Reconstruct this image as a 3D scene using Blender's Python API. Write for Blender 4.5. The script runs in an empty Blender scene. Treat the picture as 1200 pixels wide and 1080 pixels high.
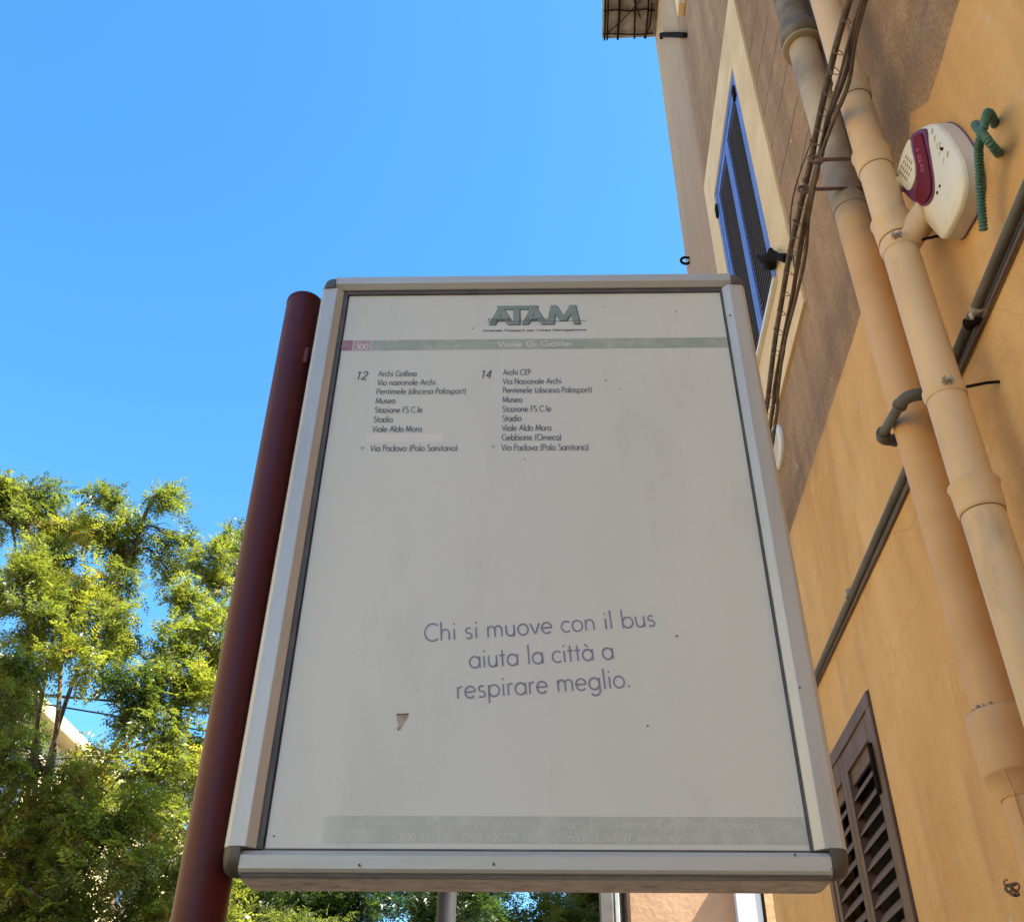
import bpy, bmesh, math, random
import numpy as np
from mathutils import Vector, Matrix
R = math.radians
scene = bpy.context.scene
COL = scene.collection

# ------------------------------------------------------------------ camera
cam_data = bpy.data.cameras.new('camera')
cam_data.sensor_fit = 'HORIZONTAL'; cam_data.sensor_width = 36.0
cam_data.lens = 36.0 * 1183.4 / 1200.0
cam_data.clip_start = 0.05; cam_data.clip_end = 6000
camera = bpy.data.objects.new('camera', cam_data); COL.objects.link(camera)
def camera_matrix(pitch, roll, yaw, loc):
    cp, sp, cy, sy = math.cos(pitch), math.sin(pitch), math.cos(yaw), math.sin(yaw)
    f = Vector((sy*cp, cy*cp, sp)); r0 = Vector((cy, -sy, 0)); u0 = r0.cross(f)
    r = r0*math.cos(roll) + u0*math.sin(roll); u = -r0*math.sin(roll) + u0*math.cos(roll)
    m = Matrix((r, u, -f)).transposed().to_4x4(); m.translation = loc
    return m
camera.matrix_world = camera_matrix(R(37.04), R(0.773), R(-3.017), Vector((0, 0, 1.6)))
scene.camera = camera

# ------------------------------------------------------------------ sky and sun
SUN_ELEV = 53.0
SUN_DIR = Vector((0.975, -0.22, 0)).normalized()          # horizontal direction towards the sun
sun_vec = Vector((SUN_DIR.x*math.cos(R(SUN_ELEV)), SUN_DIR.y*math.cos(R(SUN_ELEV)), math.sin(R(SUN_ELEV))))
world = bpy.data.worlds.new('World'); scene.world = world; world.use_nodes = True
wn = world.node_tree.nodes; wl = world.node_tree.links
sky = wn.new('ShaderNodeTexSky'); sky.sky_type = 'NISHITA'; sky.sun_disc = False
sky.sun_elevation = R(SUN_ELEV); sky.sun_rotation = math.atan2(SUN_DIR.x, SUN_DIR.y)
sky.altitude = 900; sky.air_density = 1.0; sky.dust_density = 0.6; sky.ozone_density = 3.0
hue = wn.new('ShaderNodeHueSaturation'); hue.inputs['Saturation'].default_value = 1.28; hue.inputs['Hue'].default_value = 0.496
wl.new(sky.outputs[0], hue.inputs['Color']); wl.new(hue.outputs[0], wn['Background'].inputs[0]); wn['Background'].inputs[1].default_value = 0.115
sun_data = bpy.data.lights.new('sun', 'SUN'); sun_data.energy = 4.8; sun_data.angle = R(0.53)
sun_data.color = (1.0, 0.93, 0.82)
sun = bpy.data.objects.new('sun', sun_data); COL.objects.link(sun)
sun.rotation_euler = (-sun_vec).to_track_quat('-Z', 'Y').to_euler(); sun.location = (0, 0, 30)
scene.view_settings.view_transform = 'Standard'; scene.view_settings.look = 'None'
scene.view_settings.exposure = 2.08
scene.view_settings.use_white_balance = True
scene.view_settings.white_balance_temperature = 7150
scene.view_settings.white_balance_tint = 6; scene.view_settings.gamma = 1.0
scene.view_settings.use_curve_mapping = False

# ------------------------------------------------------------------ materials
def mat(name, c1, c2=None, scale=8.0, rough=0.7, bump=0.0, bscale=60.0, metal=0.0, dirt=None, dscale=3.0,
        damt=0.5, coat=0.0, stretch=(1, 1, 1), spec=0.5):
    m = bpy.data.materials.new(name); m.use_nodes = True
    nt = m.node_tree; N = nt.nodes; L = nt.links; b = N['Principled BSDF']
    b.inputs['Roughness'].default_value = rough; b.inputs['Metallic'].default_value = metal
    b.inputs['Coat Weight'].default_value = coat; b.inputs['Specular IOR Level'].default_value = spec
    tc = N.new('ShaderNodeTexCoord'); mp = N.new('ShaderNodeMapping'); mp.inputs['Scale'].default_value = stretch
    L.new(tc.outputs['Object'], mp.inputs[0])
    c2 = c2 or c1
    n1 = N.new('ShaderNodeTexNoise'); n1.inputs['Scale'].default_value = scale; n1.inputs['Detail'].default_value = 6
    L.new(mp.outputs[0], n1.inputs['Vector'])
    cr = N.new('ShaderNodeValToRGB'); cr.color_ramp.elements[0].position = 0.35; cr.color_ramp.elements[1].position = 0.68
    cr.color_ramp.elements[0].color = (*c1, 1); cr.color_ramp.elements[1].color = (*c2, 1)
    L.new(n1.outputs['Fac'], cr.inputs[0]); out = cr.outputs[0]
    if dirt:
        n2 = N.new('ShaderNodeTexNoise'); n2.inputs['Scale'].default_value = dscale; n2.inputs['Detail'].default_value = 8
        n2.inputs['Roughness'].default_value = 0.65
        L.new(mp.outputs[0], n2.inputs['Vector'])
        r2 = N.new('ShaderNodeValToRGB'); r2.color_ramp.elements[0].position = 0.52; r2.color_ramp.elements[1].position = 0.72
        r2.color_ramp.elements[0].color = (0, 0, 0, 1); r2.color_ramp.elements[1].color = (damt, damt, damt, 1)
        L.new(n2.outputs['Fac'], r2.inputs[0])
        mx = N.new('ShaderNodeMixRGB'); L.new(r2.outputs[0], mx.inputs[0]); L.new(out, mx.inputs[1])
        mx.inputs[2].default_value = (*dirt, 1); out = mx.outputs[0]
    L.new(out, b.inputs['Base Color'])
    if bump:
        n3 = N.new('ShaderNodeTexNoise'); n3.inputs['Scale'].default_value = bscale; n3.inputs['Detail'].default_value = 5
        L.new(mp.outputs[0], n3.inputs['Vector'])
        bp = N.new('ShaderNodeBump'); bp.inputs['Strength'].default_value = 1.0; bp.inputs['Distance'].default_value = bump
        L.new(n3.outputs['Fac'], bp.inputs['Height']); L.new(bp.outputs[0], b.inputs['Normal'])
    return m

def facade_material():
    m = bpy.data.materials.new('facade_plaster'); m.use_nodes = True
    nt = m.node_tree; N = nt.nodes; L = nt.links; b = N['Principled BSDF']; b.inputs['Roughness'].default_value = 0.92
    b.inputs['Specular IOR Level'].default_value = 0.2
    def mth(op, a, c=None, v=None):
        n = N.new('ShaderNodeMath'); n.operation = op
        for i, x in enumerate((a, c)):
            if x is None: continue
            if isinstance(x, (int, float)): n.inputs[i].default_value = x
            else: L.new(x, n.inputs[i])
        return n.outputs[0]
    def noise(scale, detail=5, vec=None, rough=0.55):
        n = N.new('ShaderNodeTexNoise'); n.inputs['Scale'].default_value = scale; n.inputs['Detail'].default_value = detail
        n.inputs['Roughness'].default_value = rough
        L.new(vec or tc.outputs['Object'], n.inputs['Vector']); return n.outputs['Fac']
    def ramp(fac, p0, c0, p1, c1):
        r = N.new('ShaderNodeValToRGB'); r.color_ramp.elements[0].position = p0; r.color_ramp.elements[1].position = p1
        r.color_ramp.elements[0].color = (*c0, 1); r.color_ramp.elements[1].color = (*c1, 1); L.new(fac, r.inputs[0]); return r.outputs[0]
    def mix(f, a, c):
        x = N.new('ShaderNodeMixRGB')
        for i, v in enumerate((f, a, c)):
            if isinstance(v, tuple): x.inputs[i].default_value = (*v, 1)
            elif isinstance(v, float): x.inputs[i].default_value = v
            else: L.new(v, x.inputs[i])
        return x.outputs[0]
    tc = N.new('ShaderNodeTexCoord'); sep = N.new('ShaderNodeSeparateXYZ'); L.new(tc.outputs['Object'], sep.inputs[0])
    y, z = sep.outputs[1], sep.outputs[2]
    # paint line: orange wall paint below, bare brown render above
    wob = mth('MULTIPLY', mth('SUBTRACT', noise(2.2, 4), 0.5), 0.06)
    patch = mth('MULTIPLY', mth('MAXIMUM', mth('SUBTRACT', 1.0, mth('DIVIDE', mth('ABSOLUTE', mth('SUBTRACT', y, 1.90)), 0.11)), 0.0), 0.11)
    paint_h = mth('ADD', mth('ADD', wob, 4.25), patch)
    up = N.new('ShaderNodeMapRange'); up.inputs['From Min'].default_value = -0.006; up.inputs['From Max'].default_value = 0.006
    L.new(mth('SUBTRACT', z, paint_h), up.inputs['Value']); upper = up.outputs[0]
    # orange paint
    mv = N.new('ShaderNodeMapping'); mv.inputs['Scale'].default_value = (1, 1, 0.35); L.new(tc.outputs['Object'], mv.inputs[0])
    org = ramp(noise(1.7, 6, mv.outputs[0]), 0.32, (0.585, 0.325, 0.125), 0.68, (0.73, 0.46, 0.215))
    org = mix(ramp(noise(7, 6, mv.outputs[0]), 0.48, (0, 0, 0), 0.74, (0.6, 0.6, 0.6)), org, (0.50, 0.285, 0.13))
    org = mix(ramp(noise(4.3, 7, None, 0.7), 0.56, (0, 0, 0), 0.66, (0.35, 0.35, 0.35)), org, (0.76, 0.53, 0.30))
    org = mix(ramp(noise(26, 4), 0.66, (0, 0, 0), 0.74, (0.4, 0.4, 0.4)), org, (0.74, 0.50, 0.26))
    # brown bare render with vertical weathering and coarse grains
    br = ramp(noise(1.5, 6, mv.outputs[0]), 0.35, (0.36, 0.225, 0.125), 0.65, (0.55, 0.355, 0.21))
    ms = N.new('ShaderNodeMapping'); ms.inputs['Scale'].default_value = (1, 3.2, 0.25); L.new(tc.outputs['Object'], ms.inputs[0])
    br = mix(ramp(noise(2.4, 7, ms.outputs[0]), 0.42, (0, 0, 0), 0.62, (0.7, 0.7, 0.7)), br, (0.32, 0.20, 0.12))
    br = mix(ramp(noise(6, 7, None, 0.7), 0.52, (0, 0, 0), 0.68, (0.5, 0.5, 0.5)), br, (0.63, 0.43, 0.27))
    grain = noise(130, 3, None, 0.7)
    br = mix(ramp(grain, 0.42, (0.55, 0.55, 0.55), 0.56, (0, 0, 0)), br, (0.24, 0.13, 0.07))
    br = mix(ramp(noise(95, 2), 0.63, (0, 0, 0), 0.70, (0.5, 0.5, 0.5)), br, (0.56, 0.42, 0.30))
    # smoother greyish band towards the far corner of the house
    far = N.new('ShaderNodeMapRange'); far.inputs['From Min'].default_value = 4.6; far.inputs['From Max'].default_value = 4.75
    L.new(y, far.inputs['Value'])
    br = mix(mth('MULTIPLY', far.outputs[0], 0.6), br, (0.50, 0.365, 0.27))
    # incised ruled joints high on the wall, 28 cm apart
    zz = mth('ADD', z, mth('MULTIPLY', mth('SUBTRACT', noise(3, 3), 0.5), 0.02))
    fr = mth('FRACT', mth('DIVIDE', mth('SUBTRACT', zz, 5.37 - 0.14), 0.28))
    dist = mth('ABSOLUTE', mth('SUBTRACT', fr, 0.5))
    line = mth('MULTIPLY', mth('LESS_THAN', dist, 0.028), mth('GREATER_THAN', z, 5.3))
    line = mth('MULTIPLY', line, mth('LESS_THAN', y, 3.5))
    line = mth('MULTIPLY', line, mth('GREATER_THAN', noise(5, 3), 0.40))
    br = mix(mth('MULTIPLY', line, 0.75), br, (0.14, 0.09, 0.06))
    # hairline cracks and rust-brown runs
    dv = N.new('ShaderNodeMixRGB'); dv.inputs[0].default_value = .12; L.new(tc.outputs['Object'], dv.inputs[1])
    nn = N.new('ShaderNodeTexNoise'); nn.inputs['Scale'].default_value = 5; nn.inputs['Detail'].default_value = 5; L.new(tc.outputs['Object'], nn.inputs['Vector']); L.new(nn.outputs['Color'], dv.inputs[2])
    vo = N.new('ShaderNodeTexVoronoi'); vo.feature = 'DISTANCE_TO_EDGE'; vo.inputs['Scale'].default_value = 1.9; L.new(dv.outputs[0], vo.inputs['Vector'])
    crack = mth('MULTIPLY', mth('LESS_THAN', vo.outputs['Distance'], 0.0035), mth('GREATER_THAN', noise(1.3, 3), 0.53))
    org = mix(mth('MULTIPLY', crack, 0.22), org, (0.30, 0.17, 0.09))
    mr = N.new('ShaderNodeMapping'); mr.inputs['Scale'].default_value = (1, 9, 0.5); L.new(tc.outputs['Object'], mr.inputs[0])
    org = mix(ramp(noise(2.0, 5, mr.outputs[0]), 0.60, (0, 0, 0), 0.76, (0.45, 0.45, 0.45)), org, (0.47, 0.27, 0.13))
    col = mix(upper, org, br)
    # few pale chips and dark pits
    col = mix(ramp(noise(11, 2), 0.735, (0, 0, 0), 0.745, (0.6, 0.6, 0.6)), col, (0.62, 0.52, 0.42))
    L.new(col, b.inputs['Base Color'])
    h = mth('ADD', mth('MULTIPLY', mth('MULTIPLY', grain, upper), 0.006), mth('ADD', mth('ADD', mth('MULTIPLY', noise(42, 4), 0.003), mth('MULTIPLY', noise(9, 6, None, 0.7), 0.017)), mth('MULTIPLY', noise(2.5, 3), 0.02)))
    h = mth('SUBTRACT', h, mth('MULTIPLY', line, 0.006))
    h = mth('SUBTRACT', h, mth('MULTIPLY', upper, 0.003))
    bp = N.new('ShaderNodeBump'); bp.inputs['Strength'].default_value = 1.0; bp.inputs['Distance'].default_value = 1.0
    L.new(h, bp.inputs['Height']); L.new(bp.outputs[0], b.inputs['Normal'])
    return m

def fat_pipe_material():
    m = mat('painted_pipe', (0.60, 0.345, 0.145), (0.68, 0.42, 0.20), 5, 0.6, 0.0015, 30, dirt=(0.45, 0.27, 0.14), dscale=5, damt=0.4)
    nt = m.node_tree; N = nt.nodes; L = nt.links; b = N['Principled BSDF']
    src = b.inputs['Base Color'].links[0].from_socket
    tc = N.new('ShaderNodeTexCoord'); sp = N.new('ShaderNodeSeparateXYZ'); L.new(tc.outputs['Object'], sp.inputs[0])
    nz = N.new('ShaderNodeTexNoise'); nz.inputs['Scale'].default_value = 9; nz.inputs['Detail'].default_value = 5; L.new(tc.outputs['Object'], nz.inputs[0])
    ad = N.new('ShaderNodeMath'); ad.operation = 'MULTIPLY_ADD'; ad.inputs[1].default_value = 0.5; L.new(nz.outputs['Fac'], ad.inputs[0]); L.new(sp.outputs[2], ad.inputs[2])
    r = N.new('ShaderNodeMapRange'); r.inputs['From Min'].default_value = 4.46; r.inputs['From Max'].default_value = 4.62; L.new(ad.outputs[0], r.inputs['Value'])
    n2 = N.new('ShaderNodeTexNoise'); n2.inputs['Scale'].default_value = 3.5; n2.inputs['Detail'].default_value = 6; L.new(tc.outputs['Object'], n2.inputs[0])
    cr = N.new('ShaderNodeValToRGB'); cr.color_ramp.elements[0].position = 0.35; cr.color_ramp.elements[1].position = 0.62
    cr.color_ramp.elements[0].color = (0.27, 0.205, 0.14, 1); cr.color_ramp.elements[1].color = (0.56, 0.44, 0.28, 1); L.new(n2.outputs['Fac'], cr.inputs[0])
    mx = N.new('ShaderNodeMixRGB'); L.new(r.outputs[0], mx.inputs[0]); L.new(src, mx.inputs[1]); L.new(cr.outputs[0], mx.inputs[2])
    L.new(mx.outputs[0], b.inputs['Base Color'])
    return m

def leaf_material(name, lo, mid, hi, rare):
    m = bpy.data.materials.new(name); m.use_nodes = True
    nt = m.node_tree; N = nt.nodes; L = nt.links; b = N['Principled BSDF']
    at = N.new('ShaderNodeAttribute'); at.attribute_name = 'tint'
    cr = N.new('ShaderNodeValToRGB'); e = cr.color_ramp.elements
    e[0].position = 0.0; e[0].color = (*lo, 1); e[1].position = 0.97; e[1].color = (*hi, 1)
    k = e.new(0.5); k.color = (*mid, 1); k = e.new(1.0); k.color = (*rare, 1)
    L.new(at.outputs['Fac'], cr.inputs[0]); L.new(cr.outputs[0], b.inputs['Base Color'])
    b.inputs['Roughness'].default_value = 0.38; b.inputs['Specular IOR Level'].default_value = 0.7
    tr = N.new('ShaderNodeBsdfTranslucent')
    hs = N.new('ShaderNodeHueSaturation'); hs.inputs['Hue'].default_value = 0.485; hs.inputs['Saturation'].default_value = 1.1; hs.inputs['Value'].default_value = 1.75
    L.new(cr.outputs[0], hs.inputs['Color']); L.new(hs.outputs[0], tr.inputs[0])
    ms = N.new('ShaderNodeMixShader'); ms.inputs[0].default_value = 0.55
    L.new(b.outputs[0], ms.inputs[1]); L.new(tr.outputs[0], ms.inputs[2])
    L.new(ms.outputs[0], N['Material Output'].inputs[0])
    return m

M = dict(
    facade=facade_material(), fatpipe=fat_pipe_material(),
    surround=mat('cream_plaster', (0.70, 0.50, 0.28), (0.80, 0.61, 0.37), 4, 0.9, 0.002, 40, dirt=(0.58, 0.42, 0.25), dscale=3),
    sill=mat('white_marble', (0.72, 0.70, 0.66), (0.80, 0.79, 0.75), 6, 0.5, dirt=(0.45, 0.42, 0.38)),
    beige=mat('beige_pvc', (0.66, 0.43, 0.215), (0.76, 0.53, 0.29), 5, 0.5, 0.0015, 18, dirt=(0.40, 0.29, 0.17), dscale=9, damt=0.7, stretch=(1, 1, .4)),
    oldpipe=mat('old_grey_pipe', (0.13, 0.108, 0.082), (0.25, 0.215, 0.165), 12, 0.8, 0.002, 60, dirt=(0.09, 0.085, 0.08), dscale=9),
    collar=mat('stained_cement_collar', (0.28, 0.22, 0.15), (0.40, 0.31, 0.20), 10, 0.85, 0.003, 50, dirt=(0.10, 0.08, 0.06)),
    blue=mat('blue_shutter_paint', (0.105, 0.185, 0.50), (0.14, 0.235, 0.60), 9, 0.55, 0.0012, 80, dirt=(0.20, 0.24, 0.38), dscale=6),
    slat_dark=mat('blue_slat', (0.14, 0.115, 0.11), (0.19, 0.16, 0.15), 10, 0.7, spec=.2),
    brown=mat('brown_shutter_paint', (0.125, 0.075, 0.052), (0.165, 0.10, 0.072), 7, 0.55, 0.0008, 60, dirt=(0.20, 0.155, 0.12), dscale=9, damt=0.4, spec=.25),
    black=mat('black_iron', (0.012, 0.009, 0.007), (0.026, 0.019, 0.014), 30, 0.9, 0.0008, 90, spec=.03),
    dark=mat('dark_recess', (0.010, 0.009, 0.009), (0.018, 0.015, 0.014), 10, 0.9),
    rust=mat('rusty_wire', (0.12, 0.07, 0.045), (0.22, 0.13, 0.08), 40, 0.8),
    alu=mat('brushed_aluminium', (0.50, 0.51, 0.495), (0.58, 0.59, 0.575), 5, 0.42, 0.0003, 90, metal=0.25, dirt=(0.40, 0.37, 0.33), dscale=16, damt=0.5, stretch=(.12, 1, 1)),
    alu_v=mat('brushed_aluminium_upright', (0.50, 0.51, 0.495), (0.58, 0.59, 0.575), 14, 0.4, 0.0003, 90, metal=0.25, dirt=(0.40, 0.37, 0.33), dscale=16, damt=0.5, stretch=(1, 1, .12)),
    housing=mat('grimy_aluminium', (0.50, 0.44, 0.36), (0.70, 0.63, 0.53), 40, 0.8, 0.0008, 120, metal=0.0, dirt=(0.15, 0.10, 0.06), dscale=60, damt=0.9, stretch=(.6, 1.4, 1)),
    corner=mat('grey_plastic_corner', (0.075, 0.065, 0.055), (0.12, 0.105, 0.088), 30, 0.5, 0.0004, 90, dirt=(0.16, 0.14, 0.11), dscale=20),
    gasket=mat('dark_gasket', (0.075, 0.075, 0.078), (0.11, 0.11, 0.11), 14, 0.6, dirt=(0.18, 0.17, 0.16), dscale=20),
    poster=mat('grey_white_poster', (0.68, 0.695, 0.635), (0.73, 0.74, 0.68), 2.6, 0.33, 0.0008, 4, dirt=(0.57, 0.575, 0.51), dscale=6, damt=0.6, stretch=(1, 1, .35)),
    ink=mat('faded_black_ink', (0.115, 0.11, 0.125), (0.19, 0.185, 0.195), 90, 0.45),
    ink_violet=mat('faded_violet_ink', (0.22, 0.20, 0.31), (0.30, 0.28, 0.38), 60, 0.45),
    band=mat('faded_green_print', (0.33, 0.395, 0.32), (0.41, 0.47, 0.395), 14, 0.4, dirt=(0.52, 0.55, 0.48), dscale=55, damt=0.7, stretch=(.35, 1, 1)),
    band_pale=mat('bleached_green_print', (0.47, 0.50, 0.445), (0.53, 0.55, 0.50), 9, 0.4, dirt=(0.58, 0.59, 0.545), dscale=40, damt=0.8, stretch=(1, 1, .25)),
    band_edge=mat('worn_green_print', (0.63, 0.63, 0.585), (0.54, 0.56, 0.51), 22, 0.4),
    red_print=mat('faded_red_print', (0.34, 0.155, 0.195), (0.44, 0.25, 0.285), 60, 0.4, dirt=(0.5, 0.42, 0.42), dscale=80, damt=0.5),
    pink_print=mat('bleached_pink_print', (0.50, 0.37, 0.385), (0.46, 0.28, 0.31), 70, 0.4),
    pale_ink=mat('pale_print', (0.64, 0.67, 0.62), (0.69, 0.70, 0.655), 30, 0.4),
    white_label=mat('blank_sticker', (0.76, 0.75, 0.71), (0.78, 0.77, 0.73), 9, 0.4),
    worn_ink=mat('worn_pale_print', (0.62, 0.645, 0.59), (0.70, 0.715, 0.66), 30, 0.4),
    logo_green=mat('logo_green_print', (0.225, 0.305, 0.26), (0.275, 0.355, 0.305), 30, 0.4, dirt=(0.36, 0.42, 0.38), dscale=70, damt=0.6),
    stain=mat('brown_stain', (0.36, 0.28, 0.215), (0.50, 0.42, 0.36), 60, 0.7),
    speck=mat('dark_speck', (0.10, 0.085, 0.07), (0.2, 0.17, 0.15), 80, 0.7),
    pole=mat('maroon_paint', (0.066, 0.006, 0.010), (0.095, 0.010, 0.012), 5, 0.48, 0.0006, 22, spec=.35, dirt=(0.15, 0.035, 0.03), dscale=14, damt=.35, stretch=(1, 1, .35)),
    sticker=mat('rubbed_maroon', (0.12, 0.022, 0.03), (0.10, 0.018, 0.025), 40, 0.6),
    siren=mat('white_siren_plastic', (0.74, 0.68, 0.54), (0.80, 0.75, 0.62), 5, 0.4, dirt=(0.55, 0.48, 0.36), dscale=14, damt=.35),
    siren_side=mat('greyer_siren_plastic', (0.60, 0.55, 0.47), (0.68, 0.63, 0.54), 8, 0.55, dirt=(0.45, 0.36, 0.26), dscale=9),  # darker, greyer tone than the siren cover
    siren_red=mat('siren_dark_red_lens', (0.12, 0.003, 0.008), (0.17, 0.006, 0.010), 4, 0.45, spec=.12),
    siren_mark=mat('siren_print', (0.65, 0.10, 0.09), (0.75, 0.16, 0.14), 20, 0.5),
    siren_purple=mat('siren_purple_rim', (0.13, 0.025, 0.10), (0.15, 0.035, 0.11), 6, 0.4),
    vent=mat('siren_vent_dark', (0.12, 0.11, 0.10), (0.16, 0.15, 0.14), 10, 0.8),
    hose=mat('green_corrugated_plastic', (0.030, 0.115, 0.085), (0.05, 0.16, 0.12), 20, 0.42, dirt=(0.13, 0.17, 0.13), dscale=20, damt=.5),
    conduit=mat('grey_conduit', (0.075, 0.07, 0.06), (0.115, 0.108, 0.092), 10, 0.6, 0.0006, 60, dirt=(0.20, 0.18, 0.15), dscale=14, damt=.5, stretch=(1, .3, 1)),
    conduit_dark=mat('thin_brown_cable', (0.11, 0.075, 0.07), (0.16, 0.11, 0.10), 20, 0.6),
    cable=mat('weathered_black_cable', (0.075, 0.052, 0.036), (0.17, 0.12, 0.085), 22, 0.65, 0.0012, 60, dirt=(0.20, 0.14, 0.09), dscale=18, damt=.6),
    steel=mat('galvanised_steel', (0.34, 0.28, 0.22), (0.5, 0.43, 0.35), 60, 0.55, metal=.2),
    concrete=mat('balcony_concrete', (0.20, 0.175, 0.155), (0.33, 0.29, 0.255), 9, 0.9, 0.012, 25, dirt=(0.13, 0.105, 0.09), dscale=7, damt=.7),
    bark=mat('tree_bark', (0.085, 0.065, 0.05), (0.16, 0.13, 0.10), 14, 0.9, 0.01, 30),
    leaf=leaf_material('feathery_leaf', (0.028, 0.062, 0.018), (0.118, 0.155, 0.032), (0.215, 0.255, 0.045), (0.26, 0.115, 0.04)),
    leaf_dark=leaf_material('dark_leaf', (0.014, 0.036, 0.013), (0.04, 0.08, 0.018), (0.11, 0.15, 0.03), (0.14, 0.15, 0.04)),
    cream_wall=mat('cream_render', (0.47, 0.38, 0.215), (0.56, 0.46, 0.275), 2, 0.9, 0.004, 20, dirt=(0.45, 0.37, 0.26), dscale=1.2),
    salmon=mat('salmon_render', (0.50, 0.29, 0.175), (0.58, 0.36, 0.22), 2.5, 0.9, 0.006, 14, dirt=(0.45, 0.29, 0.20), dscale=3.5, damt=.6),
    salmon_dark=mat('orange_render', (0.58, 0.34, 0.18), (0.66, 0.42, 0.23), 6, 0.9, 0.01, 14, dirt=(0.42, 0.27, 0.17), dscale=5),
    white_paint=mat('white_paint', (0.72, 0.74, 0.78), (0.78, 0.80, 0.83), 4, 0.5),
    greypost=mat('grey_painted_steel', (0.022, 0.022, 0.026), (0.035, 0.035, 0.04), 8, 0.5),
    brownpost=mat('taupe_metal', (0.13, 0.115, 0.10), (0.19, 0.17, 0.15), 8, 0.5),
    roof=mat('terracotta', (0.36, 0.17, 0.10), (0.46, 0.24, 0.14), 10, 0.9, 0.01, 20),
    glass=mat('window_glass', (0.02, 0.025, 0.03), (0.03, 0.035, 0.04), 3, 0.05, spec=.8),
    asphalt=mat('asphalt', (0.10, 0.096, 0.088), (0.14, 0.134, 0.122), 3, 0.9, 0.004, 120, dirt=(0.09, 0.085, 0.08), dscale=2),
    paving=mat('pavement_concrete', (0.33, 0.30, 0.25), (0.42, 0.385, 0.325), 4, 0.9, 0.003, 60, dirt=(0.18, 0.165, 0.15)),
    kerb=mat('stone_kerb', (0.30, 0.29, 0.27), (0.38, 0.37, 0.34), 8, 0.85, 0.003, 50),
)

def worn(m, x0, x1, amount):          # print that has bleached away in patches and towards its left end
    nt = m.node_tree; N = nt.nodes; L = nt.links; b = N['Principled BSDF']; src = b.inputs['Base Color'].links[0].from_socket
    tc = N.new('ShaderNodeTexCoord'); sp = N.new('ShaderNodeSeparateXYZ'); L.new(tc.outputs['Object'], sp.inputs[0])
    r = N.new('ShaderNodeMapRange'); r.inputs['From Min'].default_value = x0; r.inputs['From Max'].default_value = x1; r.inputs['To Min'].default_value = 1; r.inputs['To Max'].default_value = 0
    L.new(sp.outputs[0], r.inputs['Value'])
    nz = N.new('ShaderNodeTexNoise'); nz.inputs['Scale'].default_value = 38; nz.inputs['Detail'].default_value = 7; nz.inputs['Roughness'].default_value = .7; L.new(tc.outputs['Object'], nz.inputs['Vector'])
    rr = N.new('ShaderNodeMapRange'); rr.inputs['From Min'].default_value = .45; rr.inputs['From Max'].default_value = .7; rr.inputs['To Max'].default_value = amount; L.new(nz.outputs['Fac'], rr.inputs['Value'])
    ad = N.new('ShaderNodeMath'); ad.operation = 'MAXIMUM'; L.new(r.outputs[0], ad.inputs[0]); L.new(rr.outputs[0], ad.inputs[1])
    mx = N.new('ShaderNodeMixRGB'); L.new(ad.outputs[0], mx.inputs[0]); L.new(src, mx.inputs[1]); mx.inputs[2].default_value = (.70, .71, .65, 1)
    L.new(mx.outputs[0], b.inputs['Base Color'])
worn(M['band_pale'], -.29, -.235, .5); worn(M['band'], -.5, -.4, .40)

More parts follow.
